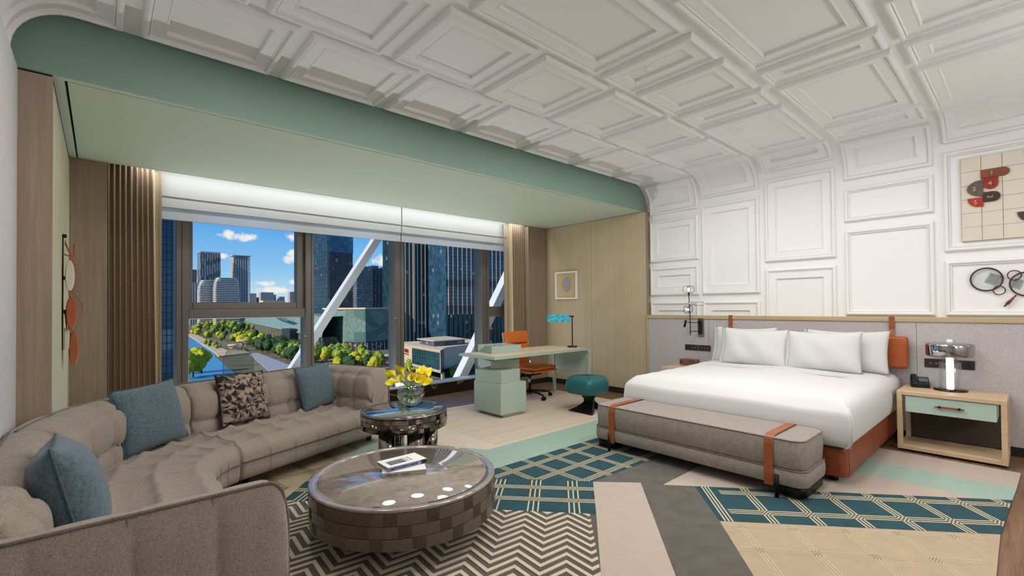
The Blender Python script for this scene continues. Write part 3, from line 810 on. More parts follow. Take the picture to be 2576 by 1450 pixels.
# duvet: soft block with draped sides, crowned top and tucked foot corners
def duvet():
    x0, x1, y0, y1, zt, zb = 3.90, 5.745, .862, 2.690, .628, .285
    def sec(t, w):       # across the bed: t in 0..1 -> (y, z) rounded hull
        P = [(0.0, zb), (-.012, zb+.10), (-.006, zt-.15), (.045, zt-.045), (.16, zt-.004)]
        return P
    mb = MB(); NX, NY = 46, 70
    side = [(.028, zb-.004), (.006, zb+.02), (-.010, zb+.09), (-.014, zb+.17), (-.004, zb+.245), (.022, zt-.052), (.062, zt-.024), (.13, zt-.007), (.28, zt)]
    side = smoothp(side, 2)
    wy = y1-y0
    ring = [(y0+a, z) for a, z in side]+[(y0+.28+(wy-.56)*i/20, zt+.012*math.sin(PI*i/20)) for i in range(1, 20)]+[(y1-a, z) for a, z in reversed(side)]
    n = len(ring); rows = []
    rnd2 = random.Random(3)
    xsn = [0, .012, .03, .055, .09, .14, .2, .28]+[.28+(x1-x0-.28)*i/24 for i in range(1, 25)]
    for dx in xsn:
        # foot end: height falls off like the side profile
        k = 1.0
        if dx < .28:
            q = dx/.28; k = (1-(1-q)**4)
        row = []
        for y, z in ring:
            zz = z
            zfoot = zb+(zt-zb)*(.70+.30*k) if dx < .28 else 9
            zz = min(z, zfoot) if dx < .28 else z
            rise = .022*max(0, (dx-.9)/1.0) if z > zt-.1 else 0
            yy = y; xx = x0+dx-.02*math.exp(-((zz-.45)/.12)**2)*(1 if dx < .02 else 0)
            wr = .0035*math.sin(9*y+5*dx)*math.sin(4*dx+2*y)+.0025*math.sin(23*dx-7*y)
            row.append((xx, yy, zz+rise+(wr if z > zt-.04 else 0)))
        rows.append(row)
    v = [p for r in rows for p in r]
    f = [(i*n+k, (i+1)*n+k, (i+1)*n+k+1, i*n+k+1) for i in range(len(rows)-1) for k in range(n-1)]
    base = len(v)
    # foot face drops straight down
    drop = []
    for m in range(1, 9):
        t = m/8
        for p in rows[0]:
            z = p[2]+(zb-p[2])*t
            drop.append((p[0]-.012*math.sin(PI*min(1, t*1.1))+(.02 if t == 1 else 0), p[1], z))
    v += drop
    prev = 0
    for m in range(8):
        for k in range(n-1):
            a = (k if m == 0 else base+(m-1)*n+k); b = (k+1 if m == 0 else base+(m-1)*n+k+1)
            c = base+m*n+k+1; d = base+m*n+k
            f.append((a, b, c, d))
    mb.raw(v, f, True)
    return mb
duvet().build('duvet', M_linen, bed)
# tucked corner fold at the foot
MB().tube([(3.925, .868, .565), (3.912, .855, .50), (3.908, .850, .42), (3.912, .853, .34), (3.93, .87, .287)], [.004, .012, .014, .012, .004], 10).build('corner_fold', M_linen, bed)
# turned-down sheet edge: two soft ridges across the bed
for xx, dz in ((5.02, .006), (5.075, .010)):
    pts = []
    for i in range(41):
        y = .872+(2.680-.872)*i/40; e = min(y-.862, 2.690-y)
        z = .622+.010*math.sin(PI*i/40)+.006 if e > .28 else .40+(.222)*(1-(1-e/.28)**2.6)**.9
        pts.append((xx+.01*math.sin(y*3), y, z+dz))
    MB().tube(pts, [.004]*2+[.007]*37+[.004]*2, 8).build('sheet_fold', M_linen, bed)
# pillows
def bed_pillow(y0, y1, x, z, h, t, lean, label, roll=0):
    w = y1-y0
    root = empty('bed_pillow', (x, (y0+y1)/2, z), label=label, cat='pillow', group='white bed pillows')
    root.rotation_euler = rotq(180, lean, roll)
    f0 = pillow(w, h, t)
    def f(u, v, sd):
        p = f0(u, v, sd); xx, zz = 2*u-1, 2*v-1
        p.z -= .014*(1-xx*xx)*(1 if v > .5 else .2)
        p.y += .008*math.sin(7*xx+3*zz)*(1-xx*xx)*(1-zz*zz)*sd
        return p
    mb = MB(); mb.grid(lambda u, v: f(u, v, 1), 34, 24); mb.grid(lambda u, v: f(u, v, -1), 34, 24); mb.build('case', M_linen, root, local=True)
    # oxford flange at the open end
    e = [f(0, i/16, 1) for i in range(17)]
    mb = MB(); v = [tuple(p) for p in e]+[(p.x-.035, p.y+.006, p.z+(.006 if i > 8 else -.004)) for i, p in enumerate(e)]
    v2 = [(p[0], p[1]+.004, p[2]) for p in v]
    mb.raw(v+v2, [(i, i+1, 18+i, 17+i) for i in range(16)]+[(34+17+i, 34+18+i, 34+i+1, 34+i) for i in range(16)]+[(17+i, 18+i, 52+i, 51+i) for i in range(16)], True)
    mb.build('flange', M_linen, root, local=True)
    return root
bed_pillow(1.88, 2.56, 5.515, .632, .42, .15, 11, 'white pillow at the back, on the window side of the bed')
bed_pillow(.90, 1.60, 5.515, .632, .415, .15, 11, 'white pillow at the back, on the nightstand side of the bed')
bed_pillow(1.715, 2.395, 5.335, .632, .415, .17, 13, 'front white pillow on the window side of the bed', 1)
bed_pillow(1.07, 1.715, 5.33, .632, .41, .17, 13, 'front white pillow on the nightstand side of the bed', -1)

# leather headrest hung from the cap by straps
hr = empty('headrest_cushion', (5.70, 1.66, .68), label='orange leather headrest hanging from the wainscot cap by straps', cat='headrest')
mb = MB(); L = []
for x, i in ((5.755, .006), (5.745, 0), (5.70, -.003), (5.675, .002), (5.664, .018)):
    L.append([(x, y, z) for y, z in rrect(.792+i, 2.535-i, .682+i, .980-i, .022, 5)])
loft(mb, L).build('pad', M_leather, hr)
for y in (.915, 2.455):
    mb = MB(); w = .021
    pth = [(5.690, .975), (5.735, 1.0), (5.7475, 1.05), (5.7475, 1.17), (5.80, 1.1715)]
    for (a, b), (c, d) in zip(pth[:-1], pth[1:]):
        mb.raw([(a, y-w, b), (a, y+w, b), (c, y+w, d), (c, y-w, d), (a-.004, y-w, b+.002), (a-.004, y+w, b+.002), (c-.004, y+w, d+.002), (c-.004, y-w, d+.002)], [(0, 1, 2, 3), (7, 6, 5, 4), (0, 4, 5, 1), (1, 5, 6, 2), (2, 6, 7, 3), (3, 7, 4, 0)])
    s_ = mb.build('strap', M_strap, hr)
    MB().sphere((5.742, y, 1.085), .006, 10, 6).build('rivet', M_brass, s_)

# ================================================================= BENCH at the foot of the bed
bn = empty('bench', (3.63, 1.84, 0), label='grey upholstered bench with leather straps at the foot of the bed', cat='bench')
mb = MB(); cushion_block(mb, 3.392, 3.862, 1.00, 2.685, .205, .405, .075, .016, .006).build('seat_cushion', M_bench, bn)
mb = MB(); cushion_block(mb, 3.384, 3.866, .985, 2.70, .095, .207, .08, .014, .004).build('seat_base', M_bench, bn)
pts = [(x, y, .398) for x, y in rrect(3.393, 3.861, 1.001, 2.684, .075, 8)]; MB().tube(pts, .0045, 6, True).build('piping', M_benchpipe, bn)
pts = [(x, y, .206) for x, y in rrect(3.386, 3.864, .988, 2.697, .078, 8)]; MB().tube(pts, .0045, 6, True).build('piping', M_benchpipe, bn)
mb = MB(); loft(mb, [[(x, y, z) for x, y in rrect(3.41, 3.85, 1.0, 1.17, .06, 6)] for z in (.03, .098)]).build('plinth', M_black, bn)
mb = MB(); loft(mb, [[(x, y, z) for x, y in rrect(3.41, 3.85, 2.52, 2.69, .06, 6)] for z in (.03, .098)]).build('plinth', M_black, bn)
mb = MB(); mb.box((3.50, 1.16, .06), (3.78, 2.53, .096)).build('underframe', M_black, bn)
for y in (1.155, 2.515):
    MB().cyl((3.376, y), .013, .0165, .165, 14).build('leg', M_black, bn); MB().cyl((3.84, y), .013, .0165, .10, 14).build('leg', M_black, bn)
for y in (1.205, 2.49):
    mb = MB(); w = .029
    pth = [(3.378, .085), (3.374, .15), (3.376, .205), (3.380, .25), (3.382, .36), (3.390, .392), (3.412, .408), (3.45, .413), (3.63, .414), (3.82, .413), (3.852, .405), (3.872, .38), (3.874, .10)]
    n = len(pth); v = []
    for i, (a, b) in enumerate(pth):
        p, q = pth[max(i-1, 0)], pth[min(i+1, n-1)]; tx, tz = q[0]-p[0], q[1]-p[1]; l = math.hypot(tx, tz); nx, nz = -tz/l*.004, tx/l*.004
        v += [(a, y-w, b), (a, y+w, b), (a+nx, y+w, b+nz), (a+nx, y-w, b+nz)]
    f = [(i*4+k, i*4+(k+1) % 4, (i+1)*4+(k+1) % 4, (i+1)*4+k) for i in range(n-1) for k in range(4)]
    mb.raw(v, f, False).build('strap', M_strap, bn)

# ================================================================= NIGHTSTANDS
def nightstand(y0, y1, label):
    r = empty('nightstand', (5.52, (y0+y1)/2, 0), label=label, cat='nightstand', group='bedside nightstands')
    x0, x1, z0, z1, t = 5.287, 5.750, .018, .528, .036
    for lo, hi in (((x0, y0, z0), (x0+.05, y0+t, z1)), ((x0, y1-t, z0), (x0+.05, y1, z1)), ((x1-.05, y0, z0), (x1, y0+t, z1)), ((x1-.05, y1-t, z0), (x1, y1, z1))):
        MB().bbox(lo, hi, .003).build('post', M_oak, r)
    for z in (z0, z1-t):
        nm = 'shelf' if z == z0 else 'top'
        MB().bbox((x0+.0005, y0+t*.98, z+.0005), (x0+.05, y1-t*.98, z+t), .003).build('rail', M_oak, r)
        MB().bbox((x0+.02, y0+.012, z+.006), (x1-.002, y1-.012, z+t-(.0003 if z > .1 else .008)), .002).build(nm, M_oak, r)
        for y in (y0, y1-t): MB().bbox((x0+.048, y, z), (x1-.048, y+t, z+t), .003).build('side_rail', M_oak, r)
    MB().box((x1-.03, y0+t, z0+t), (x1-.02, y1-t, z1-t)).build('back_panel', pmat('dark_back', '#4b413b', .8), r)
    dw = MB().bbox((x0+.012, y0+.058, .348), (x0+.35, y1-.058, .489), .002).build('drawer', M_mint, r)
    ym = (y0+y1)/2-.005
    MB().bbox((x0-.012, ym-.062, .412), (x0-.005, ym+.062, .430), .002).build('handle', M_strap, dw)
    for s_ in (-1, 1):
        MB().cyl((0, 0), .009, 0, .028, 12, M=Matrix.Translation((x0+.012, ym+s_*.060, .421)) @ Matrix.Rotation(-PI/2, 4, 'Y')).build('knob', M_black, dw)
        MB().sphere((x0-.008, ym+s_*.078, .421), (.004, .015, .008), 10, 6).build('handle_tip', M_strap, dw)
    MB().box((x0+.03, y0+.03, 0.0), (x1-.03, y1-.03, .019)).build('plinth', M_dark, r)
    return r
nightstand(.145, .818, 'bleached oak nightstand with mint drawer on the near side of the bed')
nightstand(2.76, 3.12, 'bleached oak nightstand mostly hidden on the window side of the bed')

# bedside lamp
lp = empty('table_lamp', (5.60, .495, .528), label='glass and chrome table lamp with lit tube on the nightstand', cat='lamp')
cL = (5.60, .495, .528)
M_smoke = pmat('smoked_chrome', '#b6b4b4', .06, 1.0)
MB().lathe([(0, 0), (.112, 0), (.115, .006), (.112, .014), (.05, .018), (0, .018)], 40, cL).build('base', pmat('dark_chrome', '#4a4442', .12, 1), lp)
M_clear = glass_mat('clear_lamp_glass', (.95, .97, .98), .16)
MB().lathe([(.075, .018), (.075, .245), (.070, .250), (.052, .252)], 36, cL).build('glass_cylinder', M_clear, lp)
MB().lathe([(.060, .02), (.060, .246)], 36, cL).build('inner_glass', M_clear, lp)
M_glow = pmat('lit_tube', '#ffffff', .5, emit=((1, .97, .92), 3))
MB().lathe([(0, .02), (.025, .02), (.025, .30), (0, .30)], 20, cL).build('light_tube', M_glow, lp)
MB().lathe([(.03, .25), (.05, .262), (.05, .30)], 28, cL).build('neck', M_clear, lp)
MB().lathe([(0, .298), (.145, .298), (.158, .305), (.162, .318), (.162, .398), (.158, .410), (.145, .417), (0, .417)], 44, cL).build('shade', M_smoke, lp)
MB().lathe([(0, .417), (.021, .417), (.021, .447), (0, .449)], 20, cL).build('finial', pmat('white_cap', '#f0eeea', .5), lp)
# telephone
ph = empty('telephone', (5.655, .705, .528), R(12), label='black desk telephone on the nightstand beside the lamp', cat='telephone')
mb = MB(); mb.raw([(-.07, -.065, 0), (.06, -.065, 0), (.06, .065, 0), (-.07, .065, 0), (-.07, -.065, .018), (.06, -.065, .085), (.06, .065, .085), (-.07, .065, .018)], [(0, 3, 2, 1), (4, 5, 6, 7), (0, 1, 5, 4), (1, 2, 6, 5), (2, 3, 7, 6), (3, 0, 4, 7)]).build('body', M_blackplastic, ph, local=True)
TI = Matrix.Translation((0, 0, .0)) @ Matrix.Translation((-.005, 0, .0535)) @ Matrix.Rotation(-math.atan2(.067, .13), 4, 'Y')
MB(TI).bbox((-.085, .018, 0), (.075, .062, .03), .008).build('handset', M_blackplastic, ph, local=True)
MB(TI).box((-.01, -.058, .001), (.05, .008, .004)).build('screen', pmat('phone_screen', '#5d6468', .2), ph, local=True)
for i in range(3):
    for j in range(4): MB(TI).box((-.055+i*.013, -.056+j*.016, .001), (-.046+i*.013, -.045+j*.016, .005)).build('key', pmat('phone_key', '#3a3c3e', .5) if i+j == 0 else bpy.data.materials['phone_key'], ph, local=True)
# walnut clock box on far nightstand
cb = empty('clock_radio', (5.66, 2.94, .528), label='small walnut box with a dark dial on the far nightstand', cat='clock')
M_walnut = wood('walnut', '#5d3f30', '#8a6250', (1, .2, 1), 30, .45, 150)
mb = MB(); L = []
for x, i in ((5.61, .004), (5.614, 0), (5.70, 0), (5.704, .004)): L.append([(x, y, z) for y, z in rrect(2.828+i, 3.055-i, .529+i, .607-i, .012, 4)])
loft(mb, L, smooth=False).build('case', M_walnut, cb)
MB().cyl((0, 0), .012, 0, .006, 14, M=Matrix.Translation((5.611, 3.03, .572)) @ Matrix.Rotation(-PI/2, 4, 'Y')).build('dial', M_blackplastic, cb)
MB().box((5.608, 2.845, .535), (5.611, 2.92, .598)).build('speaker_panel', wood('walnut_dark', '#4d3226', '#6d4a3a', (1, .2, 1), 30), cb)
# switch plates
def plate(y0, y1, z0, z1, label, icons, sock=None):
    r = empty('switch_panel', (5.76, (y0+y1)/2, z0), label=label, cat='switch', group='wall switch panels')
    MB().bbox((5.754, y0, z0), (5.766, y1, z1), .002).build('plate', pmat('bronze_plate', '#3b3633', .35, .4), r)
    for y, z in icons:
        MB().cyl((0, 0), .0085, 0, .0015, 12, M=Matrix.Translation((5.7545, y, z)) @ Matrix.Rotation(-PI/2, 4, 'Y')).build('icon', pmat('copper_icon', '#9a6048', .5), r)
    if sock:
        MB().box((5.7525, sock[0], z0+.012), (5.755, sock[1], z1-.012)).build('socket', M_blackplastic, r)
plate(2.712, 3.052, .714, .785, 'long dark switch strip on the wainscot left of the bed', [(2.95, .75), (2.91, .75), (2.87, .765), (2.87, .735), (2.825, .75), (2.785, .75), (2.745, .75)])
plate(.348, .682, .703, .783, 'dark switch and socket strip behind the bedside lamp', [(.64, .743), (.60, .743)], (.375, .44))
for y in (.62, .58): pass

# ================================================================= SCONCE (reading lamp with bubbles)
sc = empty('wall_sconce', (5.76, 2.83, .898), label='black wall reading lamp with glass discs above the left switches', cat='lamp')
MB().bbox((5.748, 2.79, .898), (5.766, 2.873, 1.13), .002).build('back_plate', M_chrome, sc)
MB().bbox((5.738, 2.812, .922), (5.75, 2.860, 1.10), .002).build('mount', M_blackplastic, sc)
MB().tube([(5.62, 2.905, .915), (5.62, 2.905, 1.10), (5.62, 2.915, 1.30), (5.62, 2.92, 1.445)], .0055, 8).build('stem', M_black, sc)
for z in (.965, 1.075): MB().tube([(5.745, 2.832, z), (5.62, 2.905, z)], .0045, 8).build('arm', M_black, sc)
MB().tube([(5.62, 2.905, 1.078), (5.60, 2.95, 1.085)], .0045, 8).build('spot_arm', M_black, sc)
MB().tube([(5.59, 2.968, 1.02), (5.60, 2.955, 1.108)], .0135, 14).build('reading_spot', M_black, sc)
M_bulb = pmat('opal_bulb', '#fff6e6', .4, emit=((1, .86, .62), 3))
def ring(c, r, n, rt_=.0022):
    n = Vector(n).normalized(); a = n.orthogonal().normalized(); b = n.cross(a)
    return [Vector(c)+(a*cos(2*PI*i/40)+b*sin(2*PI*i/40))*r for i in range(40)], rt_
for c, r, n in (((5.60, 2.935, 1.500), .048, (-.75, -.6, .1)), ((5.63, 2.90, 1.500), .048, (-.75, -.6, .1)), ((5.60, 2.945, 1.242), .048, (-.3, -1, .1)), ((5.62, 2.905, 1.245), .048, (-1, .35, .1))):
    pts, rr = ring(c, r, n); d_ = MB().tube(pts, rr, 6, True).build('disc_ring', M_black, sc)
    nn = Vector(n).normalized(); q = nn.to_track_quat('Z', 'Y').to_matrix().to_4x4(); q.translation = Vector(c)
    MB().lathe([(0, .001), (r, .001), (r, -.001), (0, -.001)], 28, M=q).build('glass_disc', M_clear, d_)
MB().sphere((5.612, 2.918, 1.498), (.014, .014, .02), 14, 8).build('bulb', M_bulb, sc)
MB().sphere((5.61, 2.925, 1.243), (.012, .012, .014), 14, 8).build('bulb', M_bulb, sc)
MB().cyl((5.62, 2.92), .010, 1.425, 1.455, 12).build('socket', M_black, sc)
MB().sphere((5.62, 2.915, 1.318), .017, 12, 8).build('joint', M_chrome, sc)
for z in (1.296, 1.338): MB().tube([(5.62, 2.915, z), (5.84, 2.84, z)], .0025, 6).build('stay', M_black, sc)
# ================================================================= RUG (zones with woven / carved line work)
def rugm(name, col, amt=.16, sc=8, bump=.5):
    m = pmat(name, col, .95, spec=.1, sheen=.15)
    t = NT(m.node_tree); b = t.n['Principled BSDF']; tcn = t.add('ShaderNodeTexCoord'); c = lin(col)
    n1 = t.add('ShaderNodeTexNoise', inp={'Vector': tcn.outputs['Object'], 'Scale': sc, 'Detail': 4.0, 'Distortion': .6}).outputs[0]
    n2 = t.add('ShaderNodeTexNoise', inp={'Vector': tcn.outputs['Object'], 'Scale': 260.0, 'Detail': 2.0}).outputs[0]
    f = t.math('ADD', t.math('MULTIPLY', n1, .6), t.math('MULTIPLY', n2, .4))
    t.link(t.ramp(f, [(.32, tuple(x*(1-amt) for x in c[:3])), (.68, tuple(min(1, x*(1+amt)) for x in c[:3]))]), b.inputs['Base Color'])
    bn = t.add('ShaderNodeBump', inp={'Height': n2, 'Strength': bump, 'Distance': .004}); t.link(bn.outputs[0], b.inputs['Normal'])
    return m
MR = dict(teal=rugm('rug_teal', '#1b454d', .28, 10), mint=rugm('rug_mint', '#98afa1', .07, 14), cream=rugm('rug_cream', '#b5a698', .05, 20), grey=rugm('rug_grey', '#5f5a54', .25, 9),
          gold=rugm('rug_gold', '#b09d82', .08, 7), dark=rugm('rug_charcoal', '#57534d', .12, 20), ivory=rugm('rug_ivory', '#c9baa2', .05, 20), line=rugm('rug_line', '#c4b598', .05, 30), oat=rugm('rug_oatmeal', '#d6c5b0', .06, 16), groove=rugm('rug_groove', '#8f8068', .1, 30))
rug = empty('area_rug', (3.0, 2.4, 0), label='large patchwork rug in teal, mint, charcoal and beige under the furniture', cat='rug')
ZR = .012
def zone(name, pts, mat, z=ZR):
    return MB().prism(pts, .001, z).build(name, MR[mat], rug)
def clip(poly, clipper):
    """convex clip (Sutherland-Hodgman); clipper counter-clockwise"""
    a = sum(clipper[i][0]*clipper[(i+1) % len(clipper)][1]-clipper[(i+1) % len(clipper)][0]*clipper[i][1] for i in range(len(clipper)))
    if a < 0: clipper = clipper[::-1]
    out = poly
    for i in range(len(clipper)):
        A, B = clipper[i], clipper[(i+1) % len(clipper)]
        ins = lambda p: (B[0]-A[0])*(p[1]-A[1])-(B[1]-A[1])*(p[0]-A[0]) >= 0
        new = []
        for k in range(len(out)):
            P, Q = out[k-1], out[k]
            if ins(P) != ins(Q):
                d1 = (B[0]-A[0])*(P[1]-A[1])-(B[1]-A[1])*(P[0]-A[0]); d2 = (B[0]-A[0])*(Q[1]-A[1])-(B[1]-A[1])*(Q[0]-A[0]); t = d1/(d1-d2)
                new.append((P[0]+(Q[0]-P[0])*t, P[1]+(Q[1]-P[1])*t))
            if ins(Q): new.append(Q)
        out = new
        if not out: return []
    return out
def lines(name, segs, w, poly, mat, dz=.0022, z=ZR):
    mb = MB()
    for (x0, y0), (x1, y1) in segs:
        L = math.hypot(x1-x0, y1-y0); nx, ny = -(y1-y0)/L*w/2, (x1-x0)/L*w/2
        q = clip([(x0-nx, y0-ny), (x1-nx, y1-ny), (x1+nx, y1+ny), (x0+nx, y0+ny)], poly)
        if len(q) > 2: mb.prism(q, z-.001, z+dz)
    return mb.build(name, MR[mat], rug, kind='stuff')
def triple(p, q, gap):
    d = Vector((q[0]-p[0], q[1]-p[1])).normalized(); n = Vector((-d.y, d.x))*gap
    return [((p[0]+n.x*k, p[1]+n.y*k), (q[0]+n.x*k, q[1]+n.y*k)) for k in (-1, 0, 1)]
# teal plaid running under the bench
T1a = [(2.17, 2.76), (2.70, 2.16), (3.42, 2.13), (3.70, 2.13), (3.70, 2.845), (2.33, 2.865)]
zone('teal_plaid', T1a, 'teal')
T1c = [(2.33, 2.865), (2.17, 2.76), (2.70, 2.16), (3.70, 2.13), (3.70, 2.845)]
sg = []
for y in (2.72, 2.465, 2.215): sg += triple((2.0, y), (3.7, y), .022)
for x in (2.41, 2.655, 2.90, 3.15, 3.40): sg += triple((x, 2.1), (x, 2.9), .022)
lines('plaid_lines', sg, .009, T1c, 'line')
# teal diagonal band (continues behind the coffee table)
e1 = Vector((.654, -.756)); e2 = Vector((-.756, -.654))
T1b = [(2.70, 2.16), (2.29, 1.81), (1.86, 2.295), (.92, 3.36), (1.24, 3.72), (2.17, 2.76)]
zone('teal_band', T1b, 'teal')
T1bc = [(2.70, 2.16), (2.29, 1.81), (.92, 3.36), (1.24, 3.72)]
sg = []
for a, b in (((2.60, 2.06), (1.02, 3.80)), ((2.44, 1.93), (.86, 3.70))): sg += triple(a, b, .022)
for k in range(-3, 8):
    o = Vector((2.60, 2.27))-e1*.262*k; sg += triple((o.x+.05, o.y+.05), (o.x-.44, o.y-.40), .032)
lines('plaid_lines', sg, .010, T1bc, 'line')
# mint band
zone('mint_band', [(2.33, 2.865), (3.70, 2.845), (4.9, 2.85), (4.9, 3.285), (2.62, 3.285), (1.98, 4.26), (1.70, 4.07), (1.24, 3.72), (2.17, 2.76)], 'mint')
# oatmeal field under the desk, carved with short dashes
OAT = [(2.62, 3.285), (5.24, 3.285), (5.24, 4.86), (3.36, 4.985), (1.98, 5.05), (1.98, 4.26)]
zone('oatmeal_field', OAT, 'oat')
rr_ = random.Random(8); mb = MB()
for i in range(34):
    for j in range(13):
        x = 2.2+i*.09; y = 3.33+j*.125
        tilt = .35 if j % 2 else -.35
        for q in (0, .03, .06):
            pts = clip([(x+q, y), (x+q+.007, y), (x+q+.007+tilt*.1, y+.10), (x+q+tilt*.1, y+.10)], [(2.75, 3.3), (5.2, 3.3), (5.2, 4.82), (2.75, 4.95)])
            if len(pts) > 2: mb.prism(pts, ZR-.001, ZR+.0012)
mb.build('carved_dashes', MR['groove2'] if 'groove2' in MR else rugm('rug_dash', '#c8b69f', .05, 30), rug, kind='stuff')
zone('oatmeal_edge', [(4.9, 2.85), (5.24, 2.85), (5.24, 3.285), (4.9, 3.285)], 'oat')
# gold field near the sofa with dark carved plaid
GOLD = [(.92, 3.36), (1.24, 3.72), (1.70, 4.07), (1.98, 4.26), (1.98, 4.7), (-.2, 4.0), (-.2, 3.36)]
zone('gold_field_sofa', GOLD, 'gold')
GC = [(.92, 3.36), (1.98, 4.26), (1.98, 4.7), (-.2, 4.0), (-.2, 3.36)]
sg = []
for k in range(6): sg += triple((.5+.28*k, 3.0), (.2+.28*k+.05, 5.0), .02)[::1]
for k in range(4): sg += triple((-.2, 3.5+.25*k), (2.2, 3.62+.25*k), .02)
lines('carved_lines', sg, .008, [(.95, 3.40), (1.72, 4.07), (1.96, 4.24), (1.96, 4.68), (-.1, 4.0), (-.1, 3.40)], 'groove')
# charcoal streak, cream wedges
zone('grey_streak', [(2.70, 2.16), (3.42, 2.13), (3.70, 2.13), (3.70, 1.80), (3.45, 1.79), (3.02, 1.785), (3.16, 1.62), (2.76, 1.26), (2.32, .90), (1.42, .12), (.92, .12), (2.05, 1.15), (2.94, 1.915)], 'grey')
zone('cream_stripe', [(2.70, 2.16), (2.94, 1.915), (2.05, 1.15), (.92, .12), (.45, .12), (1.79, 1.39), (2.29, 1.81)], 'cream')
zone('cream_wedge', [(3.02, 1.785), (3.70, 1.80), (3.70, 2.13), (4.33, 2.13), (4.33, .25), (4.44, .11), (3.78, .88), (3.16, 1.62)], 'cream')
zone('bed_field', [(3.70, 2.13), (4.33, 2.13), (4.73, 2.13), (5.2, 2.13), (5.24, 2.85), (3.70, 2.845)], 'cream')
zone('mint_stripe', [(4.33, .25), (4.44, .11), (4.735, .095), (4.735, 2.13), (4.33, 2.13)], 'mint')
zone('cream_border', [(4.735, .095), (5.19, .08), (5.2, 2.13), (4.735, 2.13)], 'cream')
T2 = [(3.16, 1.62), (2.76, 1.26), (3.735, .14), (4.44, .11)]
zone('teal_plaid', T2, 'teal')
sg = triple((3.18, 1.45), (4.33, .10), .024)+triple((2.93, 1.28), (3.96, .10), .024)
for k in range(-1, 8): sg += triple((3.25+.166*k+.05, 1.60-.198*k+.05), (2.75+.166*k, 1.18-.198*k), .021)
lines('plaid_lines', sg, .010, T2, 'line')
B1 = [(2.76, 1.26), (2.32, .90), (1.42, .12), (3.735, .14)]
zone('gold_field', B1, 'gold')
sg = []
for k in range(7): sg += triple((2.70-.27*k*.77, 1.25-.27*k*.64), (4.0-.27*k*.77, -.25-.27*k*.64), .016)
for k in range(10): sg += triple((2.85+.18*k, 1.2-.21*k), (1.7+.18*k, .2-.21*k), .016)
lines('carved_lines', sg, .006, [(2.73, 1.22), (2.32, .88), (1.48, .15), (3.69, .16)], 'line', .0016)
# chevron field with raised ivory ribs
CH = [(2.29, 1.81), (1.79, 1.39), (.45, .12), (-.2, .12), (-.2, 3.36), (.92, 3.36), (1.86, 2.295)]
zone('chevron_field', CH, 'dark')
CHA = [(2.29, 1.81), (1.79, 1.39), (.45, .12), (-.2, .12), (-.2, 3.36), (.92, 3.36)]
mb = MB(); HP = .127; AM = .125; PER = .073; WD = .030
for c in range(-24, 9):
    u0 = -.300+c*HP; up_ = (c % 2 == 0)
    for r in range(-50, 60):
        w0 = -2.888+r*PER
        a = w0 if up_ else w0+AM; b = w0+AM if up_ else w0
        q = [e1*u0+e2*a, e1*(u0+HP)+e2*b, e1*(u0+HP)+e2*(b+WD), e1*u0+e2*(a+WD)]
        if all(p.x < -.25 or p.y < .05 or p.y > 3.6 for p in q): continue
        cp = clip([(p.x, p.y) for p in q], CHA)
        if len(cp) > 2: mb.prism(cp, ZR-.001, ZR+.004)
mb.build('chevron_ribs', MR['ivory'], rug, kind='stuff')

# ================================================================= CURTAINS and BLINDS
def curtain(x0, x1, yc, amp, n, z0, z1, label, mat, flare=0, skew=None):
    mb = MB(); N = n*12; NV = 14
    r_ = random.Random(int(x0*100)); ph = [r_.uniform(-.5, .5) for _ in range(n+2)]
    def f(u, v):
        k = u*n; i = int(min(k, n-1)); p = ph[i]*(1-(k-i))+ph[i+1]*(k-i)
        x = x0+(x1-x0)*u+.012*math.sin(2*PI*k+p)*(1-v)+flare*(1-v)*u
        y = yc+amp*math.cos(2*PI*k+p*.6)*(.75+.25*(1-v))
        if v > .93: y = yc+(y-yc)*.85
        return Vector((x, y, z0+(z1-z0)*v))
    mb.grid(f, N, NV); mb.grid(lambda u, v: f(u, v)+Vector((0, .004, 0)), N, NV)
    r = empty('curtain', ((x0+x1)/2, yc, 0), label=label, cat='curtain', group='window curtains')
    mb.build('drape', mat, r)
    MB().bbox((x0-.01, yc-.012, z1), (x1+.02, yc+.012, z1+.02), .004).build('track', M_black, r)
    return r
curtain(.035, .40, 5.70, .055, 9, .03, 2.70, 'taupe pleated curtain at the left end of the window', M_curtain, .03)
curtain(5.05, 5.43, 5.715, .05, 9, .03, 2.70, 'taupe pleated curtain at the right end of the window beside the desk', M_curtain, .0)
def lining(x0, x1, yc, label):
    r = empty('sheer_curtain', ((x0+x1)/2, yc, 0), label=label, cat='curtain', group='curtain linings')
    f = lambda u, v: Vector((x0+(x1-x0)*u, yc+.03*math.sin(PI*u)-.02*math.cos(5*u), .03+2.64*v))
    mb = MB(); mb.grid(f, 16, 8); mb.grid(lambda u, v: f(u, v)+Vector((0, .004, 0)), 16, 8); mb.build('drape', M_curtainlight, r)
lining(.385, .455, 5.735, 'flat cream edge of the left curtain')
lining(4.935, 5.085, 5.76, 'flat cream leading edge of the right curtain')
def shade(x0, x1, label):
    r = empty('roman_blind', ((x0+x1)/2, 5.82, 2.2), label=label, cat='blind', group='sheer roman blinds')
    MB().box((x0, 5.800, 2.445), (x1, 5.8015, 2.72)).box((x0, 5.806, 2.34), (x1, 5.8075, 2.72)).build('upper_fold', M_sheer2, r)
    MB().box((x0, 5.815, 2.335), (x1, 5.8165, 2.46)).build('middle_fold', M_sheer2, r)
    MB().box((x0, 5.825, 2.215), (x1, 5.8265, 2.35)).build('lower_fold', M_sheer, r)
    for z, y in ((2.447, 5.799), (2.337, 5.812), (2.217, 5.823)): MB().tube([(x0, y, z), (x1, y, z)], .0035, 6).build('batten', M_batten, r)
M_batten = pmat('batten_cloth', '#a9a18f', .8)
shade(.30, 3.118, 'long sheer white roman blind over the left part of the window')
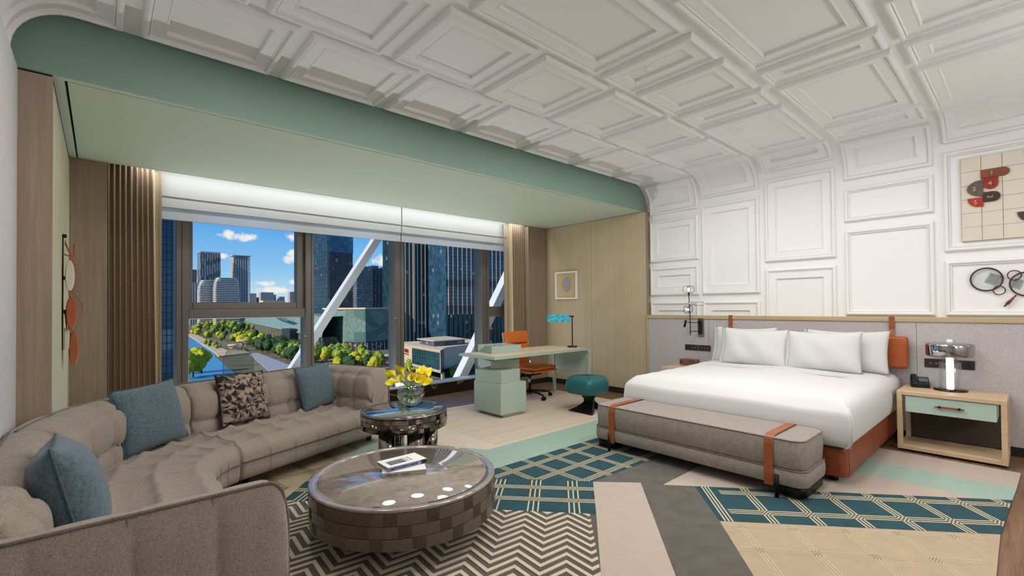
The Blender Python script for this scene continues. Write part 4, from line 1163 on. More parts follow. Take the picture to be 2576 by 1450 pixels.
shade(3.132, 5.20, 'sheer white roman blind over the right part of the window')

# ================================================================= DESK
dk = empty('writing_desk', (4.2, 4.45, 0), label='sage green desk with stacked-box pedestal and rounded waterfall end', cat='desk')
def rbox(x, y, w, d, ang, z0, z1, mat, name, b=.003):
    M = Matrix.Translation((x, y, 0)) @ Matrix.Rotation(R(ang), 4, 'Z')
    return MB(M).bbox((0, 0, z0), (w, d, z1), b).build(name, mat, dk)
rbox(3.49, 4.095, .30, .45, 0, .0165, .052, M_sage, 'plinth')
rbox(3.432, 4.066, .40, .51, 0, .052, .402, M_sage, 'pedestal_box')
rbox(3.470, 4.100, .35, .42, 9, .402, .548, M_sage, 'pedestal_box')
rbox(3.530, 4.360, .39, .40, -14, .548, .645, M_sage, 'pedestal_box')
rbox(3.585, 4.30, .34, .36, 0, .645, .690, M_sage, 'pedestal_box')
# top with waterfall corner: section in X-Z extruded along Y
def fall(y0, y1, mat, name, x0, xe, zt, th, zl, r, xs0=None):
    pts = [(x0, zt-th)]
    out = [(x0, zt)]+[(xe-r+r*sin(R(a)), zt-r+r*cos(R(a))) for a in range(0, 91, 10)]+[(xe, zl)]
    r2 = r-th
    inn = [(xe-th, zl)]+[(xe-r+r2*sin(R(a)), zt-r+r2*cos(R(a))) for a in range(90, -1, -10)]+[(x0, zt-th)]
    prof_ = out+inn; n = len(prof_)
    v = [(x, y0, z) for x, z in prof_]+[(x, y1, z) for x, z in prof_]
    f = [(i, (i+1) % n, n+(i+1) % n, n+i) for i in range(n)]
    m_ = len(out)
    for side in (0, n):
        for i in range(m_-1): a, b = i, i+1; c, d = n-2-i, n-1-i; f.append((side+a, side+b, side+c, side+d))
    return MB().raw(v, f).build(name, mat, dk)
fall(4.10, 4.80, M_sage, 'desktop', 3.37, 5.10, .718, .030, .60, .095)
MB().box((3.42, 4.125, .7185), (5.00, 4.775, .7192)).build('veneer_top', M_desktop, dk)
for y in (4.10, 4.755): MB().bbox((5.064, y, .0165), (5.10, y+.042, .602), .003).build('leg', M_sage, dk)
MB().box((5.073, 4.135, .34), (5.092, 4.765, .602)).build('end_panel', M_sage, dk)
MT = Matrix.Translation((3.607, 4.44, .7195)) @ Matrix.Rotation(R(-10), 4, 'Z')
tr_ = empty('desk_tray', (3.607, 4.44, .7195), R(-10), label='square sage green tray box standing on the desk', cat='tray')
for lo, hi in (((0, 0, .0), (.43, .012, .092)), ((0, .358, 0), (.43, .37, .092)), ((0, .012, 0), (.012, .358, .092)), ((.418, .012, 0), (.43, .358, .092))): MB().bbox(lo, hi, .0015).build('side', M_sage, tr_, local=True)
MB().box((.012, .012, .004), (.418, .358, .086)).build('inner', pmat('pale_glass', '#cfd9d6', .05), tr_, local=True)

# desk lamp
dl = empty('desk_lamp', (4.986, 4.331, .7195), label='black desk lamp with turquoise tent shade on the desk', cat='lamp')
c0 = (4.986, 4.331, .7195)
MB().lathe([(0, 0), (.068, 0), (.07, .003), (.07, .019), (.066, .022), (0, .022)], 32, c0).build('base', pmat('black_marble_base', '#22201f', .15), dl)
MB().tube([(4.986, 4.331, .74), (4.986, 4.331, 1.158)], .0075, 10).build('post', M_black, dl)
ax = Vector((-.69, .724, 0)); nx_ = Vector((.724, .69, 0))
MB().tube([Vector((4.986, 4.331, 1.156))-ax*.025, Vector((4.986, 4.331, 1.156))+ax*.05], .0095, 10).build('arm', M_black, dl)
p0 = Vector((4.986, 4.331, 1.178))+ax*.042; p1 = p0+ax*.30
w_, h_ = .075, .105
mb = MB()
for s_ in (-1, 1):
    a, b = p0+nx_*.004*s_, p1+nx_*.004*s_; c, d = p1+nx_*w_*s_-Vector((0, 0, h_))+ax*.012, p0+nx_*w_*s_-Vector((0, 0, h_))-ax*.012
    o = nx_*.005*s_+Vector((0, 0, .004))
    mb.raw([a, b, c, d, a+o, b+o, c+o, d+o], [(0, 1, 2, 3), (7, 6, 5, 4), (0, 4, 5, 1), (1, 5, 6, 2), (2, 6, 7, 3), (3, 7, 4, 0)])
mb.build('shade', stone('turquoise_glass', '#3fb4cc', '#8fe0ea', '#2a9cba', 8, .2, .06), dl)

# ================================================================= OFFICE CHAIR
oc = empty('office_chair', (4.55, 4.86, 0), R(4), label='orange leather swivel chair behind the desk', cat='chair')
def lb(lo, hi, b, seg, mat, name, M=None): return MB(M).bbox(lo, hi, b, seg=seg).build(name, mat, oc, local=True)
MB().bbox((-.235, -.40, .425), (.235, .06, .475), .022, seg=4).build('seat_pad', M_chairlea, oc, local=True)
MB().bbox((-.245, -.415, .398), (.245, .08, .420), .01, seg=3).build('seat_sling', M_chairlea, oc, local=True)
BT = Matrix.Translation((0, .10, .44)) @ Matrix.Rotation(R(-11), 4, 'X')
MB(BT).bbox((-.24, -.04, .33), (.24, .015, .505), .022, seg=4).build('back_pad', M_chairlea, oc, local=True)
MB(BT).bbox((-.24, -.03, .15), (.24, .015, .322), .02, seg=4).build('back_pad', M_chairlea, oc, local=True)
MB(BT).bbox((-.24, .012, .0), (.24, .03, .50), .006, seg=2).build('back_sling', M_chairlea, oc, local=True)
for s_ in (-1, 1):
    MB().tube([(s_*.25, -.36, .40), (s_*.252, .06, .402), (s_*.252, .10, .44), (s_*.25, .145, .66), (s_*.245, .19, .93)], .010, 8).build('side_rail', M_chrome, oc, local=True)
    MB().tube([(s_*.20, -.15, .40), (s_*.10, -.12, .33)], .011, 8).build('bracket', M_black, oc, local=True)
    MB().tube([(s_*.20, -.05, .40), (s_*.10, -.12, .33)], .011, 8).build('bracket', M_black, oc, local=True)
MB().tube([(-.19, -.10, .33), (.19, -.14, .335)], .016, 10).build('crossbar', M_black, oc, local=True)
MB().tube([(-.20, -.10, .33), (-.235, -.10, .33)], .018, 12).build('tension_knob', M_chrome, oc, local=True)
MB().cyl((0, -.10), .03, .30, .345, 16).build('hub', M_black, oc, local=True)
MB().cyl((0, -.10), .014, .2, .30, 14).build('gas_lift', M_chrome, oc, local=True)
MB().cyl((0, -.10), .022, .07, .205, 14).build('column', M_black, oc, local=True)
for a in (-100, -28, 44, 116, 188):
    d_ = Vector((cos(R(a)), sin(R(a)), 0)); c_ = Vector((0, -.10, 0))
    MB().tube([c_+Vector((0, 0, .105)), c_+d_*.15+Vector((0, 0, .10)), c_+d_*.29+Vector((0, 0, .082)), c_+d_*.30+Vector((0, 0, .05))], [.018, .015, .012, .010], 8).build('base_arm', M_black, oc, local=True)
    n_ = Vector((-d_.y, d_.x, 0)); p = c_+d_*.31+Vector((0, 0, .0407))
    cw = MB()
    for s_ in (-1, 1): cw.tube([p+n_*.006*s_, p+n_*.026*s_], .024, 14)
    cw.tube([p-n_*.006, p+n_*.006], .016, 10).build('caster', M_black, oc, local=True)

# ================================================================= STOOL
sx, sy = 4.455, 3.640
so_ = empty('leather_stool', (sx, sy, 0), label='teal leather stool with black sculpted base beside the desk', cat='stool')
M_tealL = pmat('teal_leather', '#23636a', .38, bump=(200, .06, (1, 1, 1)), var=(6, .10, (1, 1, 1)))
hw = .205
def stool_seat():
    mb = MB(); N = 40
    prof_ = smoothp([(.74, .236), (.88, .238), (.97, .262), (1.0, .32), (.985, .372), (.90, .415), (.72, .440), (.40, .452), (.0, .446)], 2)
    L = []
    for s_, z in prof_:
        s_ = max(s_, .001)
        L.append([(sx+(x-sx)*s_, sy+(y-sy)*s_, z+(.006*(abs(cos(2*math.atan2(y-sy, x-sx)))) if z > .38 else 0)) for x, y in rrect(sx-hw, sx+hw, sy-hw, sy+hw, .062, 8)])
    loft(mb, L)
    return mb
stool_seat().build('seat', M_tealL, so_)
for d_ in ((-1, -1), (1, -1), (1, 1), (-1, 1)):
    k = hw-.018
    pts = [(sx+d_[0]*k*t, sy+d_[1]*k*t, z) for t, z in ((.0, .4515), (.4, .458), (.72, .446), (.88, .418), (.955, .385), (.985, .34), (.985, .30), (.95, .262))]
    MB().tube(pts, .0022, 6).build('seam', pmat('teal_seam', '#184c52', .5), so_)
def stool_plate(rot):
    """curved fin: straight edge on the floor, sweeping up into the neck"""
    Mz = Matrix.Translation((4.495, 3.645, 0)) @ Matrix.Rotation(rot, 4, 'Z')
    NU, NV = 12, 14
    def f(u, v, t):
        # v: 0 floor .. 1 neck
        k = (1-v)**2.3
        x = -.05-.135*k+t*(.022+.01*k)
        y0 = -.185+.12*v**.8*(0.35); y1 = .185*k+(-.012)*(1-k)
        y0 = -.185*(1-v)-.085*v if v < .15 else -.172*(1-v)-.088*v
        y = y0+(max(y1, y0+.10)-y0)*u
        return Vector((x, y, .0165+.224*v))
    mb = MB(Mz)
    mb.grid(lambda u, v: f(u, v, 0), NU, NV); mb.grid(lambda u, v: f(u, v, 1), NU, NV)
    mb.grid(lambda u, v: f(0, v, u), 1, NV); mb.grid(lambda u, v: f(1, v, u), 1, NV); mb.grid(lambda u, v: f(u, 0, v), NU, 1)
    return mb
M_blackgloss = pmat('black_cast_metal', '#121316', .25, .3)
stool_plate(0).build('base_fin', M_blackgloss, so_); stool_plate(PI).build('base_fin', M_blackgloss, so_)
MB().bbox((4.44, 3.575, .17), (4.55, 3.715, .245), .012, seg=2).build('neck', M_blackgloss, so_)

# ================================================================= TEXT helper
def text_mesh(txt, size, mat, depth=.0004, bold=False, sx_=1):
    cu = bpy.data.curves.new('lettering', 'FONT'); cu.body = txt; cu.size = size; cu.extrude = depth; cu.align_x = 'LEFT'
    if bold: cu.offset = size*.012
    o = bpy.data.objects.new('lettering', cu); C.objects.link(o)
    dg_ = bpy.context.evaluated_depsgraph_get()
    me = bpy.data.meshes.new_from_object(o.evaluated_get(dg_)); bpy.data.objects.remove(o)
    me.materials.clear(); me.materials.append(mat); me.name = 'lettering'
    return me
# ================================================================= BOOKS on the coffee table
M_ink = pmat('ink', '#22222a', .7)
M_ink2 = pmat('ink_grey', '#6a635e', .7)
def book(label, x, y, z, w, d, h, ang, spine, cover):
    r = empty('book', (x, y, z), R(ang), label=label, cat='book', group='books on the coffee table')
    MB().bbox((0, 0, 0), (w, d, .0022), .0006).build('back_cover', cover, r, local=True)
    MB().bbox((0, 0, h-.0022), (w, d, h), .0006).build('front_cover', cover, r, local=True)
    MB().bbox((0, 0, 0.0001), (w, .0025, h-.0001), .0006).build('spine', spine, r, local=True)
    MB().box((.004, .0025, .0022), (w-.004, d-.004, h-.0022)).build('pages', pmat('pages', '#b9a58f', .9), r, local=True)
    return r
M_coverw = pmat('white_cover', '#f3f2ee', .35)
b1 = book('white book lying underneath, spine lettered Pride and Prejudice', 1.193, 2.457, .3355, .246, .165, .0275, -25.5, pmat('grey_spine', '#b3aaa2', .4), M_coverw)
part('lettering', text_mesh('Pride and', .0165, M_ink), b1, (.022, -.0006, .008), (PI/2, 0, 0))
part('lettering', text_mesh('Prejudice', .0150, M_ink2), b1, (.102, -.0006, .008), (PI/2, 0, 0))
b2 = book('white book lying on top, spine lettered CREATE WONDERFUL HOMELIFE', 1.222, 2.442, .3635, .250, .148, .0275, -.5, pmat('lilac_spine', '#8f8fb4', .4), M_coverw)
tme = text_mesh('CREATE WONDERFUL HOMELIFE', .0165, M_ink, bold=True)
part('lettering', tme, b2, (.012, -.0006, .008), (PI/2, 0, 0), (.72, 1, 1))
MB().box((.212, -.0006, .002), (.249, .0002, .0255)).build('spine_block', M_ink, b2, local=True)
MB().box((.03, .03, .0275), (.135, .10, .0279)).build('cover_photo', pmat('cover_photo', '#6d7278', .5, var=(40, .5, (1, 1, 1))), b2, local=True)
mb = MB(); rb = random.Random(2)
for row_ in range(2):
    x = .035
    while x < .105:
        w = rb.uniform(.006, .010); mb.box((.142+row_*.022, x, .0276), (.142+row_*.022+.013, x+.0025, .0279)); mb.box((.142+row_*.022+rb.choice((0, .0105)), x, .0276), (.142+row_*.022+rb.choice((.0025, .013)), x+w*.7, .0279)); x += w+.002
mb.build('cover_print', M_ink2, b2, local=True)

# ================================================================= VASE with calla lilies
vx, vy, vz, vr = 1.925, 3.445, .4885, .105
va = empty('glass_vase', (vx, vy, vz), label='round clear glass vase half full of water on the side table', cat='vase')
M_vase = glass_mat('vase_glass', (.96, .985, .98), .16)
pr_ = []
for i in range(3, 25):
    a = PI*i/28; pr_.append((vr*sin(a)*1.0, vr*(.93-cos(a))))
MB().lathe([(0, .004)]+pr_, 44, (vx, vy, vz)).build('bowl', M_vase, va)
rimz = pr_[-1][1]; MB().lathe([(pr_[-1][0], rimz), (pr_[-1][0]+.003, rimz+.004), (pr_[-1][0]-.001, rimz+.006)], 40, (vx, vy, vz)).build('lip', M_vase, va)
MB().lathe([(0, 0), (.045, 0), (.05, .004), (0, .006)], 30, (vx, vy, vz)).build('foot', M_vase, va)
wp = [(r*.965, z) for r, z in pr_ if z < .105]
MB().lathe([(0, .008)]+wp+[(wp[-1][0], .106), (0, .106)], 40, (vx, vy, vz)).build('water', glass_mat('water', (.90, .95, .94), .12), va)
M_lily = pmat('lily_yellow', '#f4dd1c', .45, sheen=.1, var=(30, .12, (1, 1, 1)))
M_stem = pmat('lily_stem', '#6f9430', .5, var=(20, .2, (1, 1, 1)))
M_spadix = pmat('lily_spadix', '#e8a41c', .6)
FL = [((-.155, .06, .245), (-1, .3, .55)), ((-.13, -.02, .20), (-1, -.2, -.05)), ((-.075, .03, .275), (-.5, .3, 1)), ((-.06, -.06, .235), (-.2, -1, .8)), ((.0, .03, .25), (.1, .5, 1)), ((.025, -.05, .235), (.2, -1, .7)),
      ((.075, .01, .265), (.6, 0, 1)), ((.075, -.06, .225), (.8, -.8, .4)), ((.125, .02, .255), (1, .2, .9)), ((.115, -.03, .20), (1, -.4, .2))]
cr = Vector((.747, -.664, 0)); cf = Vector((.664, .747, 0))     # spread the bunch across the line of sight
for k, (h, dr) in enumerate(FL):
    hp = Vector((vx, vy, vz))+cr*h[0]+cf*h[1]+Vector((0, 0, h[2])); dv = (cr*dr[0]+cf*dr[1]+Vector((0, 0, dr[2]))).normalized()
    lab = ['lowest left', 'far left', 'upper left', 'front left', 'back centre', 'front centre', 'upper right', 'front right', 'far right', 'lowest right'][k]
    fl = empty('calla_lily', (vx, vy, vz+.01), label='yellow calla lily in the glass vase, %s bloom of the bunch' % {'lowest left': 'tallest left-leaning', 'lowest right': 'lowest right-hand'}.get(lab, lab), cat='flower', group='yellow calla lilies in the vase')
    base = hp-dv*.05
    foot = Vector((vx, vy, vz+.012))-cr*h[0]*.38-cf*h[1]*.5
    nk = Vector((vx, vy, vz+.165))+cr*h[0]*.16+cf*h[1]*.2
    pts = []
    for i in range(13):
        t = i/12; pts.append(foot*(1-t)**3+nk*3*t*(1-t)**2*.9+nk*3*t*t*(1-t)*1.0+base*t**3+ (foot*3*t*(1-t)**2*.1))
    MB().tube(pts, .0042, 7).build('stem', M_stem, fl)
    q = dv.to_track_quat('Z', 'Y').to_matrix().to_4x4(); q.translation = base
    def spathe(u, v):
        a = 2*PI*u+.3; lip = (.5+.5*cos(a))
        L = .070+.050*lip**3
        r_ = .005+.021*v**1.5*(1-.45*lip**6*max(0, v-.6)*2.2)+(.011*(v-.72)*3.5*(1-.5*lip) if v > .72 else 0)
        z = L*v-(.016*max(0, v-.7)*3*(1-lip))
        return Vector((r_*cos(a), r_*sin(a), z))+Vector((.014*lip**3*max(0, v-.7)*3.3, 0, 0))
    mb = MB(q); mb.grid(spathe, 20, 9, closed_u=True); mb.build('spathe', M_lily, fl)
    MB(q).tube([(0, 0, .01), (0, 0, .06)], [.004, .003], 8).build('spadix', M_spadix, fl)

# ================================================================= ACRYLIC BLOCK on the window ledge
ab = MB()
pp = [(-.15, 0), (-.15, .55), (-.09, .675), (.09, .675), (.15, .55), (.15, 0)]
n = len(pp)
v = [(1.165+x, 5.938, .187+z) for x, z in pp]+[(1.175+x, 6.03, .187+z) for x, z in pp]
ab.raw(v, [tuple(range(n-1, -1, -1)), tuple(range(n, 2*n))]+[(i, (i+1) % n, n+(i+1) % n, n+i) for i in range(n)])
M_acr = glass_mat('clear_acrylic', (.80, .84, .82), .22, .05)
ab.build('acrylic_block', M_acr, label='clear acrylic block with chamfered top on the window ledge behind the sofa', cat='ornament', base=True)

# ================================================================= FRAMED HEAD on the beige wall
fr = empty('framed_art', (5.785, 5.13, 1.415), label='white box frame with a grey marbled head on gold, on the beige wall', cat='picture')
M_frame = pmat('white_frame', '#f3f0ea', .4)
y0, y1, z0, z1 = 4.893, 5.365, 1.416, 1.872
for lo, hi in (((5.745, y0, z0), (5.784, y1, z0+.026)), ((5.745, y0, z1-.026), (5.784, y1, z1)), ((5.745, y0, z0+.026), (5.784, y0+.026, z1-.026)), ((5.745, y1-.026, z0+.026), (5.784, y1, z1-.026))):
    MB().bbox(lo, hi, .002).build('frame_side', M_frame, fr)
MB().box((5.776, y0+.02, z0+.02), (5.783, y1-.02, z1-.02)).build('backing', pmat('gold_card', '#cdb486', .6), fr)
hd = [(0.0, .105), (-.035, .10), (-.062, .08), (-.075, .05), (-.072, .015), (-.066, -.03), (-.060, -.06), (-.03, -.085), (-.008, -.112), (.055, -.075), (.058, -.045), (.072, -.035), (.066, -.012), (.078, 0), (.066, .02), (.062, .05), (.052, .078), (.03, .098)]
mb = MB(); cyh, czh = 5.125, 1.662
n = len(hd); v = [(5.774, cyh+a*1.25, czh+b*1.2) for a, b in hd]+[(5.758, cyh+a*1.15, czh+b*1.12) for a, b in hd]
mb.raw(v, [tuple(range(n)), tuple(range(2*n-1, n-1, -1))]+[(i, (i+1) % n, n+(i+1) % n, n+i) for i in range(n)]).build('head_relief', stone('grey_marbled', '#bdb8bc', '#6f6a72', '#9c979e', 30, .4, .06), fr)

# ================================================================= TILE BOARD with numbered leather tabs
tb = empty('tile_board', (5.86, .03, 1.855), label='cream tiled board with numbered leather tabs on the white wall', cat='wall art')
MB().box((5.852, -.36, 1.852), (5.868, .421, 2.604)).build('backing', pmat('board_joint', '#b9b2a4', .7), tb)  # backing colour shows as joint lines between the tiles
tm = MB().bbox((0, 0, 0), (.012, .1265, .1225), .0012).mesh('tile', pmat('cream_tile', '#d9d2c2', .5))
for i in range(6):
    for j in range(6): part('tile', tm, tb, (5.845-5.86, .4195-(i+1)*.1295-.03, .0005+j*.1245))
def tab(name, pts, col, num, pos, rot=0, size=.05):
    m = pmat('tab_'+name, col, .45, bump=(150, .1, (1, 1, 1)), var=(14, .25, (1, 1, 1)))
    n = len(pts); v = [(5.8445, y, z) for y, z in pts]+[(5.830, y, z) for y, z in pts]
    t = MB().raw(v, [tuple(range(n)), tuple(range(2*n-1, n-1, -1))]+[(i, (i+1) % n, n+(i+1) % n, n+i) for i in range(n)]).build('leather_tab', m, tb)
    if num:
        me = text_mesh(num, size, M_brass, .003, True)
        o = part('numeral', me, t, (5.828-5.86, pos[0]-.03, pos[1]-1.855)); o.rotation_euler = (Matrix(((0, 0, -1), (-1, 0, 0), (0, 1, 0))) @ Matrix.Rotation(R(rot), 3, 'Z')).to_euler()
def arc(cy, cz, r, a0, a1, n=10, ry=None): return [(cy-(ry or r)*cos(R(a0+(a1-a0)*i/n)), cz+r*sin(R(a0+(a1-a0)*i/n))) for i in range(n+1)]
tab('one', [(.290, 2.40), (.290, 2.472)]+arc(.150, 2.437, .036, 90, -90), '#7c4328', '1', (.235, 2.422))
tab('four', [(.277, 2.398), (.183, 2.398)]+arc(.23, 2.345, .047, 0, 0, 1)[:0]+[(.183, 2.345), (.188, 2.322), (.203, 2.305), (.23, 2.298), (.257, 2.305), (.272, 2.322), (.277, 2.345)], '#8f1f1d', '4', (.246, 2.330))
tab('two', [(.278, 2.387), (.278, 2.245)]+[(.278+.102*cos(R(a)), 2.316+.071*sin(R(a))) for a in range(-80, 81, 10)], '#5c5148', '2', (.345, 2.298))
tab('three', [(.279, 2.188), (.279, 2.275)]+arc(.215, 2.2315, .0435, 90, -90), '#3a2924', '3', (.252, 2.242), -90)
tab('five', [(.277, 2.152), (.277, 2.234), (.376, 2.234), (.372, 2.20), (.352, 2.17), (.32, 2.154)], '#a62a20', '5', (.338, 2.178))
tab('six', [(.076, 2.068), (-.03, 2.068), (-.03, 1.985), (.03, 1.987), (.058, 2.01), (.072, 2.04)], '#4a3226', '', (0, 0))

# ================================================================= MAGNIFIER WALL ART
def hoop(cy, cz, ry, rz, w, x=5.855, n=48): return [(x, cy+ry*cos(2*PI*i/n), cz+rz*sin(2*PI*i/n)) for i in range(n)]
M_oxblood = pmat('oxblood_lacquer', '#4a1f1c', .3)
M_lens = glass_mat('lens_glass', (.93, .95, .94), .012, .1)
def magnifier(label, cy, cz, r, small, handle=None):
    g = empty('magnifier_art', (5.87, cy, cz-r), label=label, cat='wall art', group='magnifying glass ornaments')
    MB().tube(hoop(cy, cz, r, r, 0), .0062, 8, True).build('hoop', M_oxblood, g)
    MB(Matrix.Translation((5.86, cy, cz)) @ Matrix.Rotation(PI/2, 4, 'Y')).lathe([(0, .001), (r, .001), (r, -.001), (0, -.001)], 40).build('lens', M_lens, g)
    for sy_, sz_, sr in small: MB().tube(hoop(sy_, sz_, sr, sr, 0), .004, 8, True).build('small_hoop', M_oxblood, g)
    if handle:
        a, b = Vector(handle[0]), Vector(handle[1]); pts = [a+(b-a)*t for t in (0, .25, .28, .42, .45, .78, .8, .95, 1)]
        MB().tube(pts, [.006, .006, .009, .007, .011, .012, .006, .007, .004], 10).build('handle', pmat('red_handle', '#6d2022', .3), g)
    return g
g1 = magnifier('oxblood magnifier ring with grey banknote print and one small ring on the wall', .270, 1.505, .100, [(.193, 1.405, .037)])
M_note = pmat('banknote_print', '#9a9d9a', .8, var=(160, .5, (1, 1, 1)))
def note(cy, cz, w, h, ang, g):
    M = Matrix.Translation((5.868, cy, cz)) @ Matrix.Rotation(R(ang), 4, 'X')
    nb = MB(M).box((0, -w/2, -h/2), (.0015, w/2, h/2)).build('print', pmat('note_paper', '#b4b6b3', .8) if 'note_paper' not in bpy.data.materials else bpy.data.materials['note_paper'], g)
    MB(M).box((-.0006, -w/2+.008, -h/2+.01), (.0002, w/2-.008, h/2-.008)).build('print_field', M_note, nb)
note(.226, 1.505, .085, .095, 25, g1)
g2 = magnifier('oxblood magnifier with red turned handle at the right edge of the wall', .03, 1.455, .100, [(.102, 1.532, .041)], ((5.85, .092, 1.362), (5.85, .166, 1.262)))
note(.085, 1.46, .06, .08, 25, g2)

# ================================================================= BAGS on the pier hooks
M_tan = pmat('saddle_leather', '#a65a34', .45, var=(12, .15, (1, 1, 1)))
M_cloth = pmat('cream_cloth', '#d8cbb6', .8)
rk = empty('hook_rail', (-.2, 4.60, .98), label='slim vertical hook rail on the pale window pier', cat='hook rail')
MB().bbox((-.203, 4.588, 1.02), (-.196, 4.600, 1.84), .002).build('rail', M_black, rk)
for z in (1.82, 1.52, 1.28): MB().bbox((-.203, 4.583, z), (-.18, 4.605, z+.025), .003).build('clip', M_black, rk)
MB().tube([(-.19, 4.60, 1.70), (-.15, 4.68, 1.69), (-.145, 4.69, 1.70), (-.145, 4.69, 1.79)], .005, 8).build('hook', M_tan, rk)
def bag(label, pts, y, w, mat, strap, name='hanging_pouch', piece='pouch'):
    g = empty(name, (-.17, y, min(p[1] for p in pts)), label=label, cat='bag', group='pouches hanging on the hook rail')
    mb = MB(); n = len(pts); L = []
    for k, s_ in ((-1, .75), (-.6, 1), (.6, 1), (1, .75)):
        cz = sum(p[1] for p in pts)/n; cx = sum(p[0] for p in pts)/n
        L.append([(-.2+cx+(p[0]-cx)*s_, y+k*w/2, cz+(p[1]-cz)*(.94+.06*s_)) for p in pts])
    loft(mb, L).build(piece, mat, g)
    for i, st_ in enumerate(strap): MB().tube(st_, .0035, 6).build('strap', M_tan, g)
    return g
def lens_shape(x0, x1, z0, z1, n=10): return [(x0+(x1-x0)*(.5-.5*cos(2*PI*i/(2*n))), (z0+z1)/2+(z1-z0)/2*sin(2*PI*i/(2*n))) for i in range(2*n)]
bag('cream cloth pouch with leather loop, topmost on the hook rail', lens_shape(.012, .06, 1.44, 1.66), 4.615, .12, M_cloth, [[(-.19, 4.60, 1.80), (-.165, 4.61, 1.72), (-.16, 4.615, 1.62)], [(-.19, 4.60, 1.78), (-.13, 4.63, 1.62), (-.125, 4.63, 1.50), (-.15, 4.62, 1.44)]])
bag('tan leather pouch with long thin strap in the middle of the hook rail', lens_shape(.015, .075, 1.165, 1.40), 4.63, .13, M_tan, [[(-.19, 4.60, 1.53), (-.17, 4.60, 1.46), (-.16, 4.62, 1.38)], [(-.18, 4.60, 1.47), (-.10, 4.66, 1.36), (-.095, 4.66, 1.26), (-.14, 4.64, 1.22), (-.19, 4.61, 1.30)]])
bag('cream notebook pouch with leather cord, low on the hook rail', [(.006, 1.02), (.035, 1.02), (.035, 1.17), (.006, 1.17)], 4.66, .11, M_cloth, [[(-.19, 4.61, 1.30), (-.18, 4.64, 1.17)]])
bag('tan leather drop-shaped pouch at the bottom of the hook rail', lens_shape(.03, .085, .90, 1.14), 4.70, .13, M_tan, [[(-.19, 4.61, 1.28), (-.16, 4.68, 1.12)], [(-.185, 4.61, 1.26), (-.14, 4.70, 1.12)]])

for x, y, r_, lb_, en in ((4.67, 1.87, .035, 'small downlight in the ceiling panel above the bed, nearer the window', None), (4.93, 1.62, .035, 'small downlight in the ceiling panel above the bed, farther from the window', None), (2.95, 1.80, .045, 'wider downlight in the narrow ceiling panel', None)):
    downlight(x, y, r_, lb_, en)
# ================================================================= THE CITY OUTSIDE (ground 38 m below)
G = -38.0
def facade_mat(name, a, b, cell, rough=.18, metal=.0, lit='#7f97a4', litp=.012):
    """glass facade: colour varies pane by pane (cell sizes in metres)"""
    m = bpy.data.materials.new(name); m.use_nodes = True; t = NT(m.node_tree); bs = t.n['Principled BSDF']
    tcn = t.add('ShaderNodeTexCoord')
    sn = t.add('ShaderNodeVectorMath', operation='SNAP', inp={0: tcn.outputs['Object'], 1: cell})
    wn = t.add('ShaderNodeTexWhiteNoise', noise_dimensions='3D', inp={'Vector': sn.outputs[0]})
    c = t.ramp(wn.outputs[0], [(0, lin(a)), (1-litp-.01, lin(b)), (1-litp, lin(lit)), (1, lin(lit))])
    t.link(c, bs.inputs['Base Color']); bs.inputs['Roughness'].default_value = rough; bs.inputs['Metallic'].default_value = metal
    return m
ME = dict(
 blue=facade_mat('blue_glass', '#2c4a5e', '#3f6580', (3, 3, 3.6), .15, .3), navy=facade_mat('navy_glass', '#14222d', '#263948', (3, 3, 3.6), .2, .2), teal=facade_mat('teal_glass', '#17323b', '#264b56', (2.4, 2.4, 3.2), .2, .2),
 grey=facade_mat('grey_glass', '#4b4e56', '#757a84', (4, 4, 3.2), .4), dgrey=facade_mat('dark_grey_wall', '#3b3d46', '#5a5d68', (3, 3, 3.0), .5),
 fin=pmat('beige_fin', '#c9b096', .7), conc=pmat('pale_concrete', '#b9b7b4', .8), white=pmat('white_slab', '#d7d3cd', .7), mull=pmat('dark_mullion', '#2a3036', .5), green=facade_mat('museum_glass', '#667d73', '#758c81', (2, 2, 2), .4, .0, '#7c9388', .3),
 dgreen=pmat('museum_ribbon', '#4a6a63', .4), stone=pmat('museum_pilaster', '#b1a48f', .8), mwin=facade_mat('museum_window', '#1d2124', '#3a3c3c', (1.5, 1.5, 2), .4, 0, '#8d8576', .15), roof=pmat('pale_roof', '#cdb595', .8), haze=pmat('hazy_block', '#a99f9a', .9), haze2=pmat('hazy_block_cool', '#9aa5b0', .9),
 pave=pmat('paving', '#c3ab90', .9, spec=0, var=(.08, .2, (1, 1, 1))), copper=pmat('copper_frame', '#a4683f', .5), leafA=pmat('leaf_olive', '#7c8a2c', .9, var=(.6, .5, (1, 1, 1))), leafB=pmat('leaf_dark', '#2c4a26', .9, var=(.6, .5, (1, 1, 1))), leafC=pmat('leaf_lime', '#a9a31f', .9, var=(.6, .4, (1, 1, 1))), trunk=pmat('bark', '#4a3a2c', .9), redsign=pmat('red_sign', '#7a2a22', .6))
# ground, water, promenade
gr_ = pmat('city_ground', '#77705a', .95, spec=0, var=(.03, .35, (1, 1, 1)))
MB().box((-2500, 60, G-1), (3500, 4200, G)).build('ground', gr_, kind='structure', label='city ground beyond the window')
wm = pmat('river_water', '#4a90b4', .35, spec=.25, bump=(.25, .10, (1, 1, 1)), var=(.01, .15, (1, 1, 1)))
MB().prism([(101, 883), (77, 496), (70, 438), (62, 330), (40, 150), (-300, 150), (-500, 900)], G, G+.25).build('river', wm, label='blue river bending along the promenade', cat='river', base=True)
MB().prism([(101, 883), (112, 883), (88, 500), (100, 500), (98, 452), (72, 440), (77, 496)], G, G+1.2).build('promenade', ME['pave'], label='pale stone promenade along the river', cat='promenade', base=True)
MB().prism([(97, 455), (104, 455), (92, 250), (70, 250)], G, G+.5).build('riverside_road', pmat('asphalt', '#9d9ba0', .9, spec=0), label='grey riverside road beside the water', cat='road', base=True)
